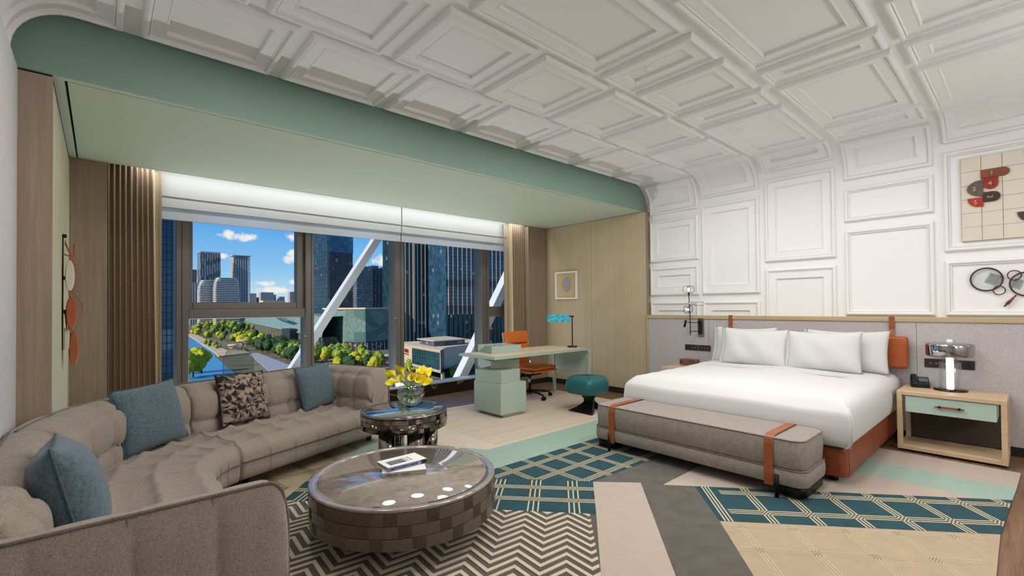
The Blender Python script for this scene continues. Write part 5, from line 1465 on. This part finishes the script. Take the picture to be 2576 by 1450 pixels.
MB().prism([(128, 520), (160, 520), (172, 380), (170, 235), (120, 235)], G, G+.3).build('plaza', pmat('plaza_paving', '#8d7f70', .9, spec=0, var=(.1, .25, (1, 1, 1))), label='brown paved square in front of the green museum', cat='plaza', base=True)
for x, y, r, h, lb_ in ((92, 492, 4.6, 5.5, 'smaller round-roofed riverside pavilion, nearer the water'), (101, 497, 5.6, 9.0, 'taller round-roofed riverside pavilion')):
    g = empty('pavilion', (x, y, G), label=lb_, cat='pavilion', group='round riverside pavilions')
    MB().lathe([(0, h), (r, h), (r*1.02, h+.5), (r*.8, h+1.1), (0, h+1.5)], 24, (x, y, G)).build('roof', ME['roof'], g)
    for a in range(6): MB().cyl((x+r*.62*cos(a*PI/3), y+r*.62*sin(a*PI/3)), .35, G, G+h, 8).build('column', ME['roof'], g)
def bld(name, label, x0, x1, y0, y1, z1, body, cat='building', group='city buildings', z0=G):
    r = empty(name, ((x0+x1)/2, (y0+y1)/2, z0), label=label, cat=cat, group=group)
    MB().box((x0, y0, z0), (x1, y1, z1)).build('body', ME[body], r)
    return r
def bands(r, x0, x1, y0, y1, z0, z1, step, h, d, mat, nm='floor_bands'):
    mb = MB(); z = z0
    while z < z1: mb.box((x0-d, y0-d, z), (x1+d, y1+d, min(z+h, z1+h))); z += step
    mb.build(nm, ME[mat], r, kind='stuff')
def fins(r, x0, x1, y0, y1, z0, z1, step, w, d, mat, nm='fins', left=True, jit=0):
    mb = MB(); x = x0
    while x <= x1+.01: mb.box((x-w/2, y0-d, z0), (x+w/2, y0+.2, z1)); x += step
    if left:
        y = y0
        while y <= y1: mb.box((x0-d, y-w/2, z0), (x0+.2, y+w/2, z1)); y += step
    mb.build(nm, ME[mat], r, kind='stuff')
# neighbouring tower seen past the left curtain
r = bld('glass_tower', 'glass curtain-wall tower close by, at the left edge of the window', -25, 9.55, 95, 125, 45, 'blue')
fins(r, 7.55, 9.55, 95, 96, G, 45, .66, .10, .12, 'mull', 'mullions', False); bands(r, 7.55, 9.55, 95, 96, G, 45, 1.25, .10, .10, 'mull')
MB().box((7.0, 94.3, G), (7.5, 96, 45)).build('copper_pier', ME['copper'], r)
mb = MB()
z = G
while z < 45: mb.box((5.5, 94.6, z), (7.0, 95.5, z+.45)); z += 5.0
mb.build('copper_rails', ME['copper'], r, kind='stuff')
MB().box((5.5, 95.0, G), (7.0, 95.6, 45)).build('dark_glazing', ME['navy'], r)
# skyline on the left
r = bld('tower', 'thin blue-grey tower at the far left of the skyline', 150, 194.9, 1500, 1540, 108.8, 'grey'); fins(r, 150, 194.9, 1500, 1501, G, 108, 5, 1.2, 1, 'haze2', left=False)
r = bld('tower', 'slim beige apartment tower at the far left of the skyline', 168, 189, 1400, 1430, 68, 'grey'); fins(r, 168, 189, 1400, 1401, G, 68, 5, 2.6, 1, 'white', left=False)
r = bld('ribbed_tower', 'tall grey tower with branching ribs on the facade', 196, 241.8, 1450, 1500, 152, 'grey')
mb = MB(); rt_ = random.Random(5)
for k in range(17):
    x = 197+k*2.75; z = G; s_ = 1 if k % 2 else -1
    while z < 150:
        h = rt_.uniform(14, 22); x2 = x+s_*1.6; zz = min(z+h, 152)
        mb.raw([(x-.55, 1448.4, z), (x+.55, 1448.4, z), (x2+.55, 1448.4, zz), (x2-.55, 1448.4, zz), (x-.55, 1450.1, z), (x+.55, 1450.1, z), (x2+.55, 1450.1, zz), (x2-.55, 1450.1, zz)], [(0, 1, 2, 3), (7, 6, 5, 4), (0, 4, 5, 1), (1, 5, 6, 2), (2, 6, 7, 3), (3, 7, 4, 0)])
        x = x2; s_ = -s_; z += h
mb.build('ribs', ME['conc'], r, kind='stuff'); MB().box((196, 1449, 150), (241.8, 1500, 154)).build('parapet', ME['conc'], r)
r = bld('framed_tower', 'tall round-cornered tower under construction with open concrete grid', 285, 319, 1504, 1535, 146, 'dgrey')
mb = MB(); z = G
while z < 147: mb.box((281, 1500, z), (323, 1539, z+1.5)); z += 4.2
mb.build('floor_slabs', ME['white'], r, kind='stuff')
mb = MB()
for k in range(8): mb.box((281+k*5.85, 1499.6, G), (282.6+k*5.85, 1501, 147))
for k in range(7): mb.box((280.6, 1500+k*6, G), (282, 1501.6+k*6, 147))
mb.build('columns', ME['white'], r, kind='stuff')
MB().box((279, 1498, 152), (325, 1541, 154.5)).build('crown_ring', ME['conc'], r)
mb = MB()
for k in range(10): mb.box((280+k*4.6, 1499, 147), (280.9+k*4.6, 1500, 156))
mb.build('crown_posts', ME['conc'], r, kind='stuff')
for nm, lb_, x0, x1, y0, zt, st_ in (('striped_block', 'white horizontally striped office block left of the wider one', 168, 201.4, 1250, 67.5, [(0, 0), (14, 6)]), ('striped_block', 'wider white horizontally striped office block on the skyline', 191.1, 237.4, 1200, 72.8, [(0, 0), (8, 5), (22, 9)])):
    r = bld(nm, lb_, x0+2, x1-2, y0+2, y0+40, zt-12, 'dgrey', group='striped office blocks')
    mb = MB(); z = G; i = 0
    while z < zt:
        k = 8*math.exp(-max(0, zt-z)/9) if z > zt-24 else 0
        o = 1.2*math.sin(i*.35)
        mb.box((x0+k, y0+o, z), (x1-k*.7, y0+38, z+2.0)); z += 4.0; i += 1
    mb.build('floor_slabs', ME['white'], r, kind='stuff'); MB().box((x0+9, y0+6, zt-14), (x1-9, y0+30, zt-1)).build('penthouse', ME['conc'], r)
for k, (x0, x1, y, zt, m_) in enumerate(((559, 588, 2600, 79, 'haze'), (590, 618, 2640, 60, 'haze'), (600, 656, 2560, 84, 'haze'), (660, 690, 2700, 74, 'haze2'), (694, 716, 2740, 78, 'haze2'), (722, 748, 2700, 66, 'haze2'), (748, 784, 2600, 90, 'haze'), (520, 552, 2800, 60, 'haze2'), (1000, 1080, 2600, 70, 'haze'))):
    r = bld('apartment_block', ['beige distant block just right of the open-grid tower', 'low beige distant block beside the open-grid tower', 'wide beige distant apartment block above the long hall', 'blue-grey distant block right of the wide beige one', 'slim blue-grey distant block in the middle of the horizon', 'lowest blue-grey distant block on the horizon', 'beige distant block nearest the sash edge', 'blue-grey distant block hidden behind the open-grid tower', 'distant beige block behind the dark glass tower'][k], x0, x1, y, y+40, zt, m_, group='distant apartment blocks')
    fins(r, x0, x1, y, y+1, G, zt, 7, 2.2, .8, 'haze2' if m_ == 'haze' else 'haze', left=False); bands(r, x0, x1, y, y+40, G+6, zt, 9, 1.6, .5, m_)
r = bld('hall', 'long low beige hall with a dark central opening near the horizon', 402, 470, 1690, 1740, 29, 'roof')
MB().box((421, 1688.5, 5), (449, 1690.5, 22)).build('opening', ME['dgrey'], r)
for x in (405, 455): MB().box((x, 1688.5, 2), (x+8, 1690.5, 20)).build('window', ME['grey'], r)
# the big dark tower
r = bld('glass_tower', 'big dark glass tower rising behind the diagonal brace', 172, 196.5, 470, 540, 110, 'navy')
MB().box((171.2, 472, -8), (172.1, 540, 110)).build('sky_reflect_side', ME['blue'], r)  # lighter glass colour paints in the sky this side reflects
MB().box((171.0, 474, 37), (171.9, 512, 42)).build('plant_floor', ME['mull'], r)
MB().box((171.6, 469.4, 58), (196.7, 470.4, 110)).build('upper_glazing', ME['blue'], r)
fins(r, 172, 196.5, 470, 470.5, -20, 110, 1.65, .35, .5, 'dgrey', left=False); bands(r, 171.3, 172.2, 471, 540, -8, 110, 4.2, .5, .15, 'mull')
mb = MB(); y = 474
while y < 540: mb.box((170.9, y, -8), (171.3, y+.35, 110)); y += 3.2
mb.build('side_mullions', ME['mull'], r, kind='stuff')
MB().box((160, 448, -29.5), (186, 470, -28)).build('canopy', ME['haze'], r)
for x in (163, 172, 182): MB().box((x, 450, G), (x+2.4, 452, -29.5)).build('canopy_column', ME['stone'], r)
# grey block behind
r = bld('office_block', 'dark grey slab block behind the green museum', 341, 420, 800, 850, 74, 'dgrey')
MB().box((336.5, 788, G), (366, 801, 75)).build('bay', ME['grey'], r); bands(r, 336.5, 366, 788, 801, G, 74, 4.2, .9, .3, 'dgrey', 'bay_bands')
fins(r, 368, 420, 800, 801, G, 74, 6.5, 1.2, .7, 'mull', left=False); bands(r, 368, 420, 800, 850, G, 74, 4.2, .7, .4, 'mull')
for x in (345, 372, 400): MB().box((x, 806, 74), (x+14, 830, 79)).build('roof_box', ME['dgrey'], r)
# green museum, right hall: faceted glass wall with dark ribbons over a pilaster base
mus = empty('museum', (195, 415, G), label='green-glass museum hall with dark wavy ribbons on the facade', cat='building', group='city buildings')
PL = [(168, 420), (179.5, 402), (199, 409), (222, 421)]
seg = []
for (a, b), (c, d) in zip(PL[:-1], PL[1:]): seg.append(math.hypot(c-a, d-b))
TL = sum(seg)
def along(s):
    q = s*TL
    for (a, b), (c, d), l in zip(PL[:-1], PL[1:], seg):
        if q <= l or (c, d) == PL[-1]: t = min(1, q/l); n = Vector((d-b, -(c-a))).normalized(); return Vector((a+(c-a)*t, b+(d-b)*t)), n
        q -= l
def wallstrip(mb, s0, s1, z0, z1, off, n=24, th=.4):
    for i in range(n):
        a, na = along(s0+(s1-s0)*i/n); b, nb = along(s0+(s1-s0)*(i+1)/n)
        A0_, B0_ = a+na*off, b+nb*off; A1_, B1_ = a+na*(off-th), b+nb*(off-th)
        za0, za1 = (z0(i/n), z1(i/n)) if callable(z0) else (z0, z1); zb0, zb1 = (z0((i+1)/n), z1((i+1)/n)) if callable(z0) else (z0, z1)
        mb.raw([(A0_.x, A0_.y, za0), (B0_.x, B0_.y, zb0), (B0_.x, B0_.y, zb1), (A0_.x, A0_.y, za1), (A1_.x, A1_.y, za0), (B1_.x, B1_.y, zb0), (B1_.x, B1_.y, zb1), (A1_.x, A1_.y, za1)], [(0, 1, 2, 3), (7, 6, 5, 4), (3, 2, 6, 7), (0, 4, 5, 1)])
MB().prism(PL+[(230, 470), (168, 470)], G, 0).build('body', ME['green'], mus)
MB().prism([(166.5, 421), (179, 400.5), (199.5, 407.5), (224, 420.5), (232, 472), (166, 472)], 0, 1.6).build('roof', ME['roof'], mus)
mb = MB(); wallstrip(mb, 0, 1, G, -30.5, .25); mb.build('window_band', ME['mwin'], mus)
mb = MB(); wallstrip(mb, 0, 1, -30.6, -29.6, .6); mb.build('ledge', ME['mull'], mus)
mb = MB()
for k in range(13):
    p, n_ = along(.02+k*.08); mb.box((p.x+n_.x*.5-.45, p.y+n_.y*.5-.45, G), (p.x+n_.x*.5+.45, p.y+n_.y*.5+.45, -30.5))
mb.build('pilasters', ME['stone'], mus, kind='stuff')
def s_of_x(X):
    q = 0
    for (a, b), (c, d), l in zip(PL[:-1], PL[1:], seg):
        if X <= c: return (q+l*(X-a)/(c-a))/TL
        q += l
    return 1.0
for tb_ in ([(940, 195, 300), (1000, 195, 360), (1065, 198, 415), (1130, 285, 465), (1200, 370, 500), (1265, 445, 515), (1330, 515, 519)],
            [(945, 590, 742), (1100, 590, 765), (1155, 583, 768), (1200, 572, 722), (1300, 545, 655), (1400, 480, 590), (1500, 405, 490), (1600, 342, 420), (1690, 300, 388), (1760, 285, 375)],
            [(1420, 584, 588), (1550, 604, 640), (1690, 625, 705), (1760, 636, 730)]):
    mb = MB(); pts = []
    for i in range(len(tb_)-1):
        for k in range(5):
            t = k/5; pts.append(tuple(tb_[i][j]+(tb_[i+1][j]-tb_[i][j])*t for j in range(3)))
    pts.append(tb_[-1])
    def P3(x, y, o):
        X = 172.5+(x-930)*.0610; s_ = s_of_x(X); p, n_ = along(s_); p = p+n_*o; return (p.x, p.y, -(y-195)*30/575)
    for (x, a_, b_), (x2, a2, b2) in zip(pts[:-1], pts[1:]):
        mb.raw([P3(x, b_, .4), P3(x2, b2, .4), P3(x2, a2, .4), P3(x, a_, .4), P3(x, b_, .1), P3(x2, b2, .1), P3(x2, a2, .1), P3(x, a_, .1)], [(0, 1, 2, 3), (7, 6, 5, 4), (3, 2, 6, 7), (0, 4, 5, 1)])
    mb.build('ribbon', ME['dgreen'], mus)
mb = MB()
for k in range(46): p, n_ = along((k+.5)/46); mb.box((p.x+n_.x*.2-.06, p.y+n_.y*.2-.06, -29.6), (p.x+n_.x*.2+.06, p.y+n_.y*.2+.06, 0))
for z in range(-28, 0, 2): wallstrip(mb, 0, 1, z, z+.10, .12, 6)
mb.build('glazing_bars', pmat('museum_bars', '#7f968b', .5), mus, kind='stuff')
# museum, long left wing along the park
PLL = [(150, 424), (157, 498), (163, 540), (183, 728), (222, 1080)]
PL, seg = PLL[::-1], None
seg = [math.hypot(c-a, d-b) for (a, b), (c, d) in zip(PL[:-1], PL[1:])]; TL = sum(seg)
ml = empty('museum_wing', (175, 650, G), label='long low museum wing with green wavy roof above the park', cat='building', group='city buildings')
MB().prism(PLL+[(260, 1080), (200, 560), (171, 545), (168, 430)], G, -25).build('body', ME['mwin'], ml)
MB().raw([(148.5, 424, -25), (155, 498, -25), (181, 728, -25), (220, 1080, -25), (152, 424, -7), (162, 498, -5), (190, 728, -6), (232, 1080, -8), (168, 424, -6), (171, 498, -4), (215, 728, -3), (260, 1080, -6)], [(0, 1, 5, 4), (1, 2, 6, 5), (2, 3, 7, 6), (4, 5, 9, 8), (5, 6, 10, 9), (6, 7, 11, 10)]).build('green_roof', ME['green'], ml)
mb = MB()
for k in range(60): p, n_ = along(.01+k/60*.98); mb.box((p.x+n_.x*.5-.5, p.y+n_.y*.5-.5, G), (p.x+n_.x*.5+.5, p.y+n_.y*.5+.5, -25.6))
mb.build('pilasters', ME['stone'], ml, kind='stuff')
for q in ((0, 0), (1, 0)):
    pass
MB().raw([(151, 540, -8), (158.5, 560, -14), (168, 650, -10), (178, 720, -6), (160, 575, -9), (166, 640, -5.5)], [(0, 1, 4), (1, 2, 5, 4), (2, 3, 5)]).build('ribbon', ME['dgreen'], ml)
MB().box((152, 530, G), (166, 560, -21)).build('entrance_block', ME['mull'], ml)
# right-hand towers with fins
r = bld('finned_tower', 'tower with warm beige vertical fins, right of the second window post', 225, 279.1, 420, 460, 110, 'teal')
fins(r, 225, 279.1, 420, 420.5, G, 110, 4.6, .95, .9, 'fin', left=False); MB().box((237.8, 418.6, -24), (240.2, 420.4, 110)).build('corner_fin', ME['fin'], r)
bands(r, 241, 279, 419.9, 420.4, -24, 110, 3.6, .7, .1, 'mull'); MB().box((241, 419.6, 66), (279, 420.2, 82)).build('louvre_band', ME['grey'], r)
fins(r, 260, 279, 419.9, 420.3, G, 110, 2.3, .5, .9, 'fin', 'narrow_fins', False)
r = bld('blue_tower', 'blue glass office tower with pale fins at the right of the window', 255.5, 350, 385, 418, 110, 'blue')
fins(r, 258, 350, 385, 385.5, G, 110, 5.6, .75, .8, 'fin', left=False); bands(r, 255.5, 350, 385, 385.6, G, 110, 3.6, .55, .12, 'mull')
for z in (-4, 22): MB().box((255.5, 384.4, z), (350, 385.2, z+7)).build('dark_storey', ME['navy'], r)
MB().box((255, 384.2, G), (350, 385.1, -6)).build('lower_glazing', ME['teal'], r)
# low commercial building with sign
lowb = empty('commercial_building', (140, 228, G), label='low stone and glass commercial building with a red sign', cat='building', group='city buildings')
P_, Q_, R_, T_ = (129, 200), (133.5, 236.4), (141, 268), (141, 213)
FAR = (190, 262)
MB().prism([P_, Q_, R_, FAR, (180, 225), T_], -31.2, -21.2).build('body', ME['fin'], lowb)
MB().prism([P_, Q_, R_, FAR, (180, 225), T_], -32.2, -31.2).build('soffit', ME['haze'], lowb)
dPQ = Vector((Q_[0]-P_[0], Q_[1]-P_[1])); nPQ = Vector((-dPQ.y, dPQ.x)).normalized()
def facebox(mb, t0, t1, z0, z1, off, th):
    a = Vector(P_)+dPQ*t0; b = Vector(P_)+dPQ*t1
    v = []
    for p in (a, b):
        for o in (off, off-th):
            q = p+nPQ*o
            for z in (z0, z1): v.append((q.x, q.y, z))
    mb.raw(v, [(0, 4, 5, 1), (2, 3, 7, 6), (0, 1, 3, 2), (4, 6, 7, 5), (1, 5, 7, 3), (0, 2, 6, 4)])
    return mb
facebox(MB(), .02, .98, -30.6, -21.8, .25, .5).build('glass_front', ME['teal'], lowb)
mb = MB()
for k in range(12): facebox(mb, .02+k*.087-.004, .02+k*.087+.004, -30.6, -21.8, .45, .3)
for z in (-30.6, -28.6, -27.4, -25.2, -22.0): facebox(mb, .02, .98, z, z+.16, .45, .3)
mb.build('mullions', pmat('green_mullion', '#3f6468', .4), lowb, kind='stuff')
MB().prism([P_, (131, 203), T_, (141, 213.5), (129, 199)], -32, -21.0).build('dark_return', ME['navy'], lowb)
MB().prism([(P_[0]-.4, P_[1]-.4), (Q_[0]-.5, Q_[1]), (R_[0]-.5, R_[1]), FAR, (180, 225), T_], -21.2, -20.6).build('roof', ME['roof'], lowb)
MB().prism([(139, 222), (143, 244), (165, 250), (160, 222)], -20.6, -17.8).build('plant_room', ME['dgrey'], lowb); MB().prism([(138, 221), (142, 246), (167, 252), (161, 221)], -17.8, -17.3).build('plant_roof', ME['fin'], lowb)
for t in (.02, .45, .9): p = Vector(P_)+dPQ*t-nPQ*1.5; MB().box((p.x-.7, p.y-.7, G), (p.x+.7, p.y+.7, -32)).build('column', ME['stone'], lowb)
dQR = Vector((R_[0]-Q_[0], R_[1]-Q_[1])).normalized(); nQR = Vector((-dQR.y, dQR.x))
mb = MB()
def sgn(t0, t1, z0, z1, zz0=None, zz1=None):
    a = Vector(Q_)+dQR*t0+nQR*.3; b = Vector(Q_)+dQR*t1+nQR*.3; c, d = a-nQR*.4, b-nQR*.4
    y0_, y1_ = (z0, z1) if zz0 is None else (zz0, zz1)
    mb.raw([(a.x, a.y, z0), (b.x, b.y, y0_), (b.x, b.y, y1_), (a.x, a.y, z1), (c.x, c.y, z0), (d.x, d.y, y0_), (d.x, d.y, y1_), (c.x, c.y, z1)], [(0, 1, 2, 3), (7, 6, 5, 4), (3, 2, 6, 7), (0, 4, 5, 1), (1, 5, 6, 2), (0, 3, 7, 4)])
for t0 in (7.5, 10.5, 13.5):
    sgn(t0, t0+.7, -25.4, -23.2); sgn(t0+.7, t0+1.9, -25.4, -24.8, -24.3, -23.6); sgn(t0+1.4, t0+2.0, -25.4, -23.4)
mb.build('sign_marks', ME['redsign'], lowb)
mb = MB(); sgn(6.5, 17, -26.5, -26.1); mb.build('sign_underline', ME['mull'], lowb)
# low white pavilion-ship shape on the square
sh = empty('plaza_kiosk', (158, 322, G), label='low pale curved kiosk with round openings on the square', cat='kiosk')
MB().prism([(149, 318), (153, 311), (175, 322), (172, 330)], G, G+4.2).build('body', ME['roof'], sh)
for k in range(4): p = Vector((154.5+k*4.6, 311.5+k*2.4)); MB().box((p.x, p.y-.5, G+2), (p.x+1.6, p.y+.8, G+3.2)).build('opening', ME['mull'], sh)
# ---- trees
def crown(seed, mat, h):
    rt_ = random.Random(seed); bm = bmesh.new()
    for k in range(7):
        a = rt_.random()*6.28; rr = rt_.uniform(.1, .55)*h*.35; s_ = h*rt_.uniform(.20, .30)
        c = Vector((rr*cos(a), rr*sin(a), h*rt_.uniform(.45, .85)))
        res = bmesh.ops.create_icosphere(bm, subdivisions=3, radius=s_)
        for v in res['verts']:
            d = noise.noise(v.co*1.6+c)*.45+noise.noise(v.co*4.5+c)*.30
            v.co = v.co*(1+d)+c
    me = bpy.data.meshes.new('crown'); bm.to_mesh(me); bm.free(); me.materials.append(mat)
    me.polygons.foreach_set('use_smooth', [True]*len(me.polygons))
    return me
crowns = {k: [crown(i*7+j, ME[k], 8) for j in range(3)] for i, k in enumerate(('leafA', 'leafB', 'leafC'))}
tm_ = MB().cyl((0, 0), .28, 0, 4.2, 7, .16).mesh('trunk', ME['trunk'])
rt_ = random.Random(21)
KIND = dict(leafA=('olive green street tree by the river park', 'olive trees'), leafB=('dark green tree in the museum park', 'dark trees'), leafC=('bright lime green tree', 'lime trees'))  # leaf colour sets the kind of tree
def tree(x, y, k, s_):
    lab, grp = KIND[k]
    t = empty('park_tree', (x, y, G), rt_.random()*6, label=lab, cat='tree', group=grp); t.scale = (s_, s_, s_*rt_.uniform(.85, 1.1))
    part('crown', rt_.choice(crowns[k]), t); part('trunk', tm_, t)
def scatter(n, poly_x, poly_y, ks, s0, s1):
    for _ in range(n):
        u, v = rt_.random(), rt_.random()
        tree(poly_x[0]+(poly_x[1]-poly_x[0])*u+(poly_x[2] if len(poly_x) > 2 else 0)*v, poly_y[0]+(poly_y[1]-poly_y[0])*v, rt_.choice(ks), rt_.uniform(s0, s1))
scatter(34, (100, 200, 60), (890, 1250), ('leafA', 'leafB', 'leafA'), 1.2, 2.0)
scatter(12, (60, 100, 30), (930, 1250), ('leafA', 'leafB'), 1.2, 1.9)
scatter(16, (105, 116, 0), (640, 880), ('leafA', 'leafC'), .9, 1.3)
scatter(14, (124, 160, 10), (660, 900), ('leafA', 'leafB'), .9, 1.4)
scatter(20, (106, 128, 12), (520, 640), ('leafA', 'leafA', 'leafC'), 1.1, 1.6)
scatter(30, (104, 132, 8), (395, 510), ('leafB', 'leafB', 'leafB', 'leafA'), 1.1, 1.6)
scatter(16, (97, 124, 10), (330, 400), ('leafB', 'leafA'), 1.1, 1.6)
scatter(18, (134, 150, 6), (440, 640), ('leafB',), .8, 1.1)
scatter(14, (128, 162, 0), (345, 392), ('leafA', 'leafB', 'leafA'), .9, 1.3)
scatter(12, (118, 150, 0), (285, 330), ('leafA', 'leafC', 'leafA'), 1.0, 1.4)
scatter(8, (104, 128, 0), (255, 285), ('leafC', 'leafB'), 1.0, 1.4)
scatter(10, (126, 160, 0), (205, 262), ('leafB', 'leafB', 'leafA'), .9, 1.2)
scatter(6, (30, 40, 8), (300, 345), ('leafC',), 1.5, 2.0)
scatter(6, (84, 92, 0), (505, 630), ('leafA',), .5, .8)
# ================================================================= ADDED FILL LIGHTS
# added light discs under the ceiling, without fittings, to brighten the room
def fill_disc(x, y, e, col=(1, .975, .945)):
    l = bpy.data.lights.new('ceiling_fill_lamp', 'AREA'); l.shape = 'DISK'; l.size = .45; l.energy = e; l.color = col
    o = bpy.data.objects.new('ceiling_fill_lamp', l); C.objects.link(o); o.location = (x, y, RZ-.045); return o
for x, y in ((.75, 2.6), (1.85, 2.5), (3.25, 2.5), (4.55, 2.5), (2.2, 1.0), (3.3, .95), (4.55, .95), (3.4, -.7), (2.55, 1.75), (3.9, 1.75)): fill_disc(x, y, DL*(1.0 if x < 4 else .85))
# added light strip in the curtain pocket, standing in for window light
g = empty('pocket_fill', (2.75, 5.62, 2.70), label='slim fill light added in the curtain pocket to act as window light', cat='added fill strip')
MB().box((.2, 5.59, 2.736), (5.3, 5.65, 2.741)).build('channel', M_white, g)
al = bpy.data.lights.new('pocket_fill_lamp', 'AREA'); al.shape = 'RECTANGLE'; al.size = 5.0; al.size_y = .05; al.energy = PK; al.color = (.93, .97, 1)
ao = bpy.data.objects.new('pocket_fill_lamp', al); C.objects.link(ao); ao.location = (2.75, 5.62, 2.73); ao.rotation_euler = (R(8), 0, 0)
# two added opal globes, unseen behind the viewer, to fill ceiling and walls
def add_fill_globe(x, y, lab, st):
    g = empty('fill_globe', (x, y, 0), label=lab, cat='lamp', group='added fill globes behind the viewer')
    MB().lathe([(0, 0), (.15, 0), (.15, .02), (0, .025)], 28, (x, y, 0)).build('base', M_black, g)
    MB().tube([(x, y, .02), (x, y, 1.55)], .011, 10).build('pole', M_black, g)
    MB().sphere((x, y, 1.70), .17, 28, 16).build('globe', pmat('fill_globe_glow', '#ffffff', .5, emit=((1, .97, .94), st)), g)
add_fill_globe(4.3, -1.4, 'added opal fill globe by the bed-side half of the back wall', GL)
add_fill_globe(2.7, -1.4, 'added opal fill globe near the middle of the back wall', GL)
# added strip on the ledge as bounced daylight, lighting blinds, soffit and vault
g = empty('ledge_fill', (2.75, 5.90, .187), label='slim fill light added on the window ledge to act as bounced daylight', cat='added fill strip')
MB().box((.3, 5.878, .1865), (5.25, 5.884, .200)).box((.3, 5.93, .1865), (5.25, 5.9345, .192)).build('lip', M_silltop, g)
MB().box((.3, 5.884, .1865), (5.25, 5.93, .1885)).build('fill_plate', pmat('fill_plate_white', '#ffffff', .4), g)
sl_ = bpy.data.lights.new('ledge_fill_lamp', 'AREA'); sl_.shape = 'RECTANGLE'; sl_.size = 4.9; sl_.size_y = .046; sl_.energy = SU; sl_.color = (.97, .985, 1)
so2 = bpy.data.objects.new('ledge_fill_lamp', sl_); C.objects.link(so2); so2.location = (2.75, 5.907, .192); so2.rotation_euler = (R(180+28), 0, 0)
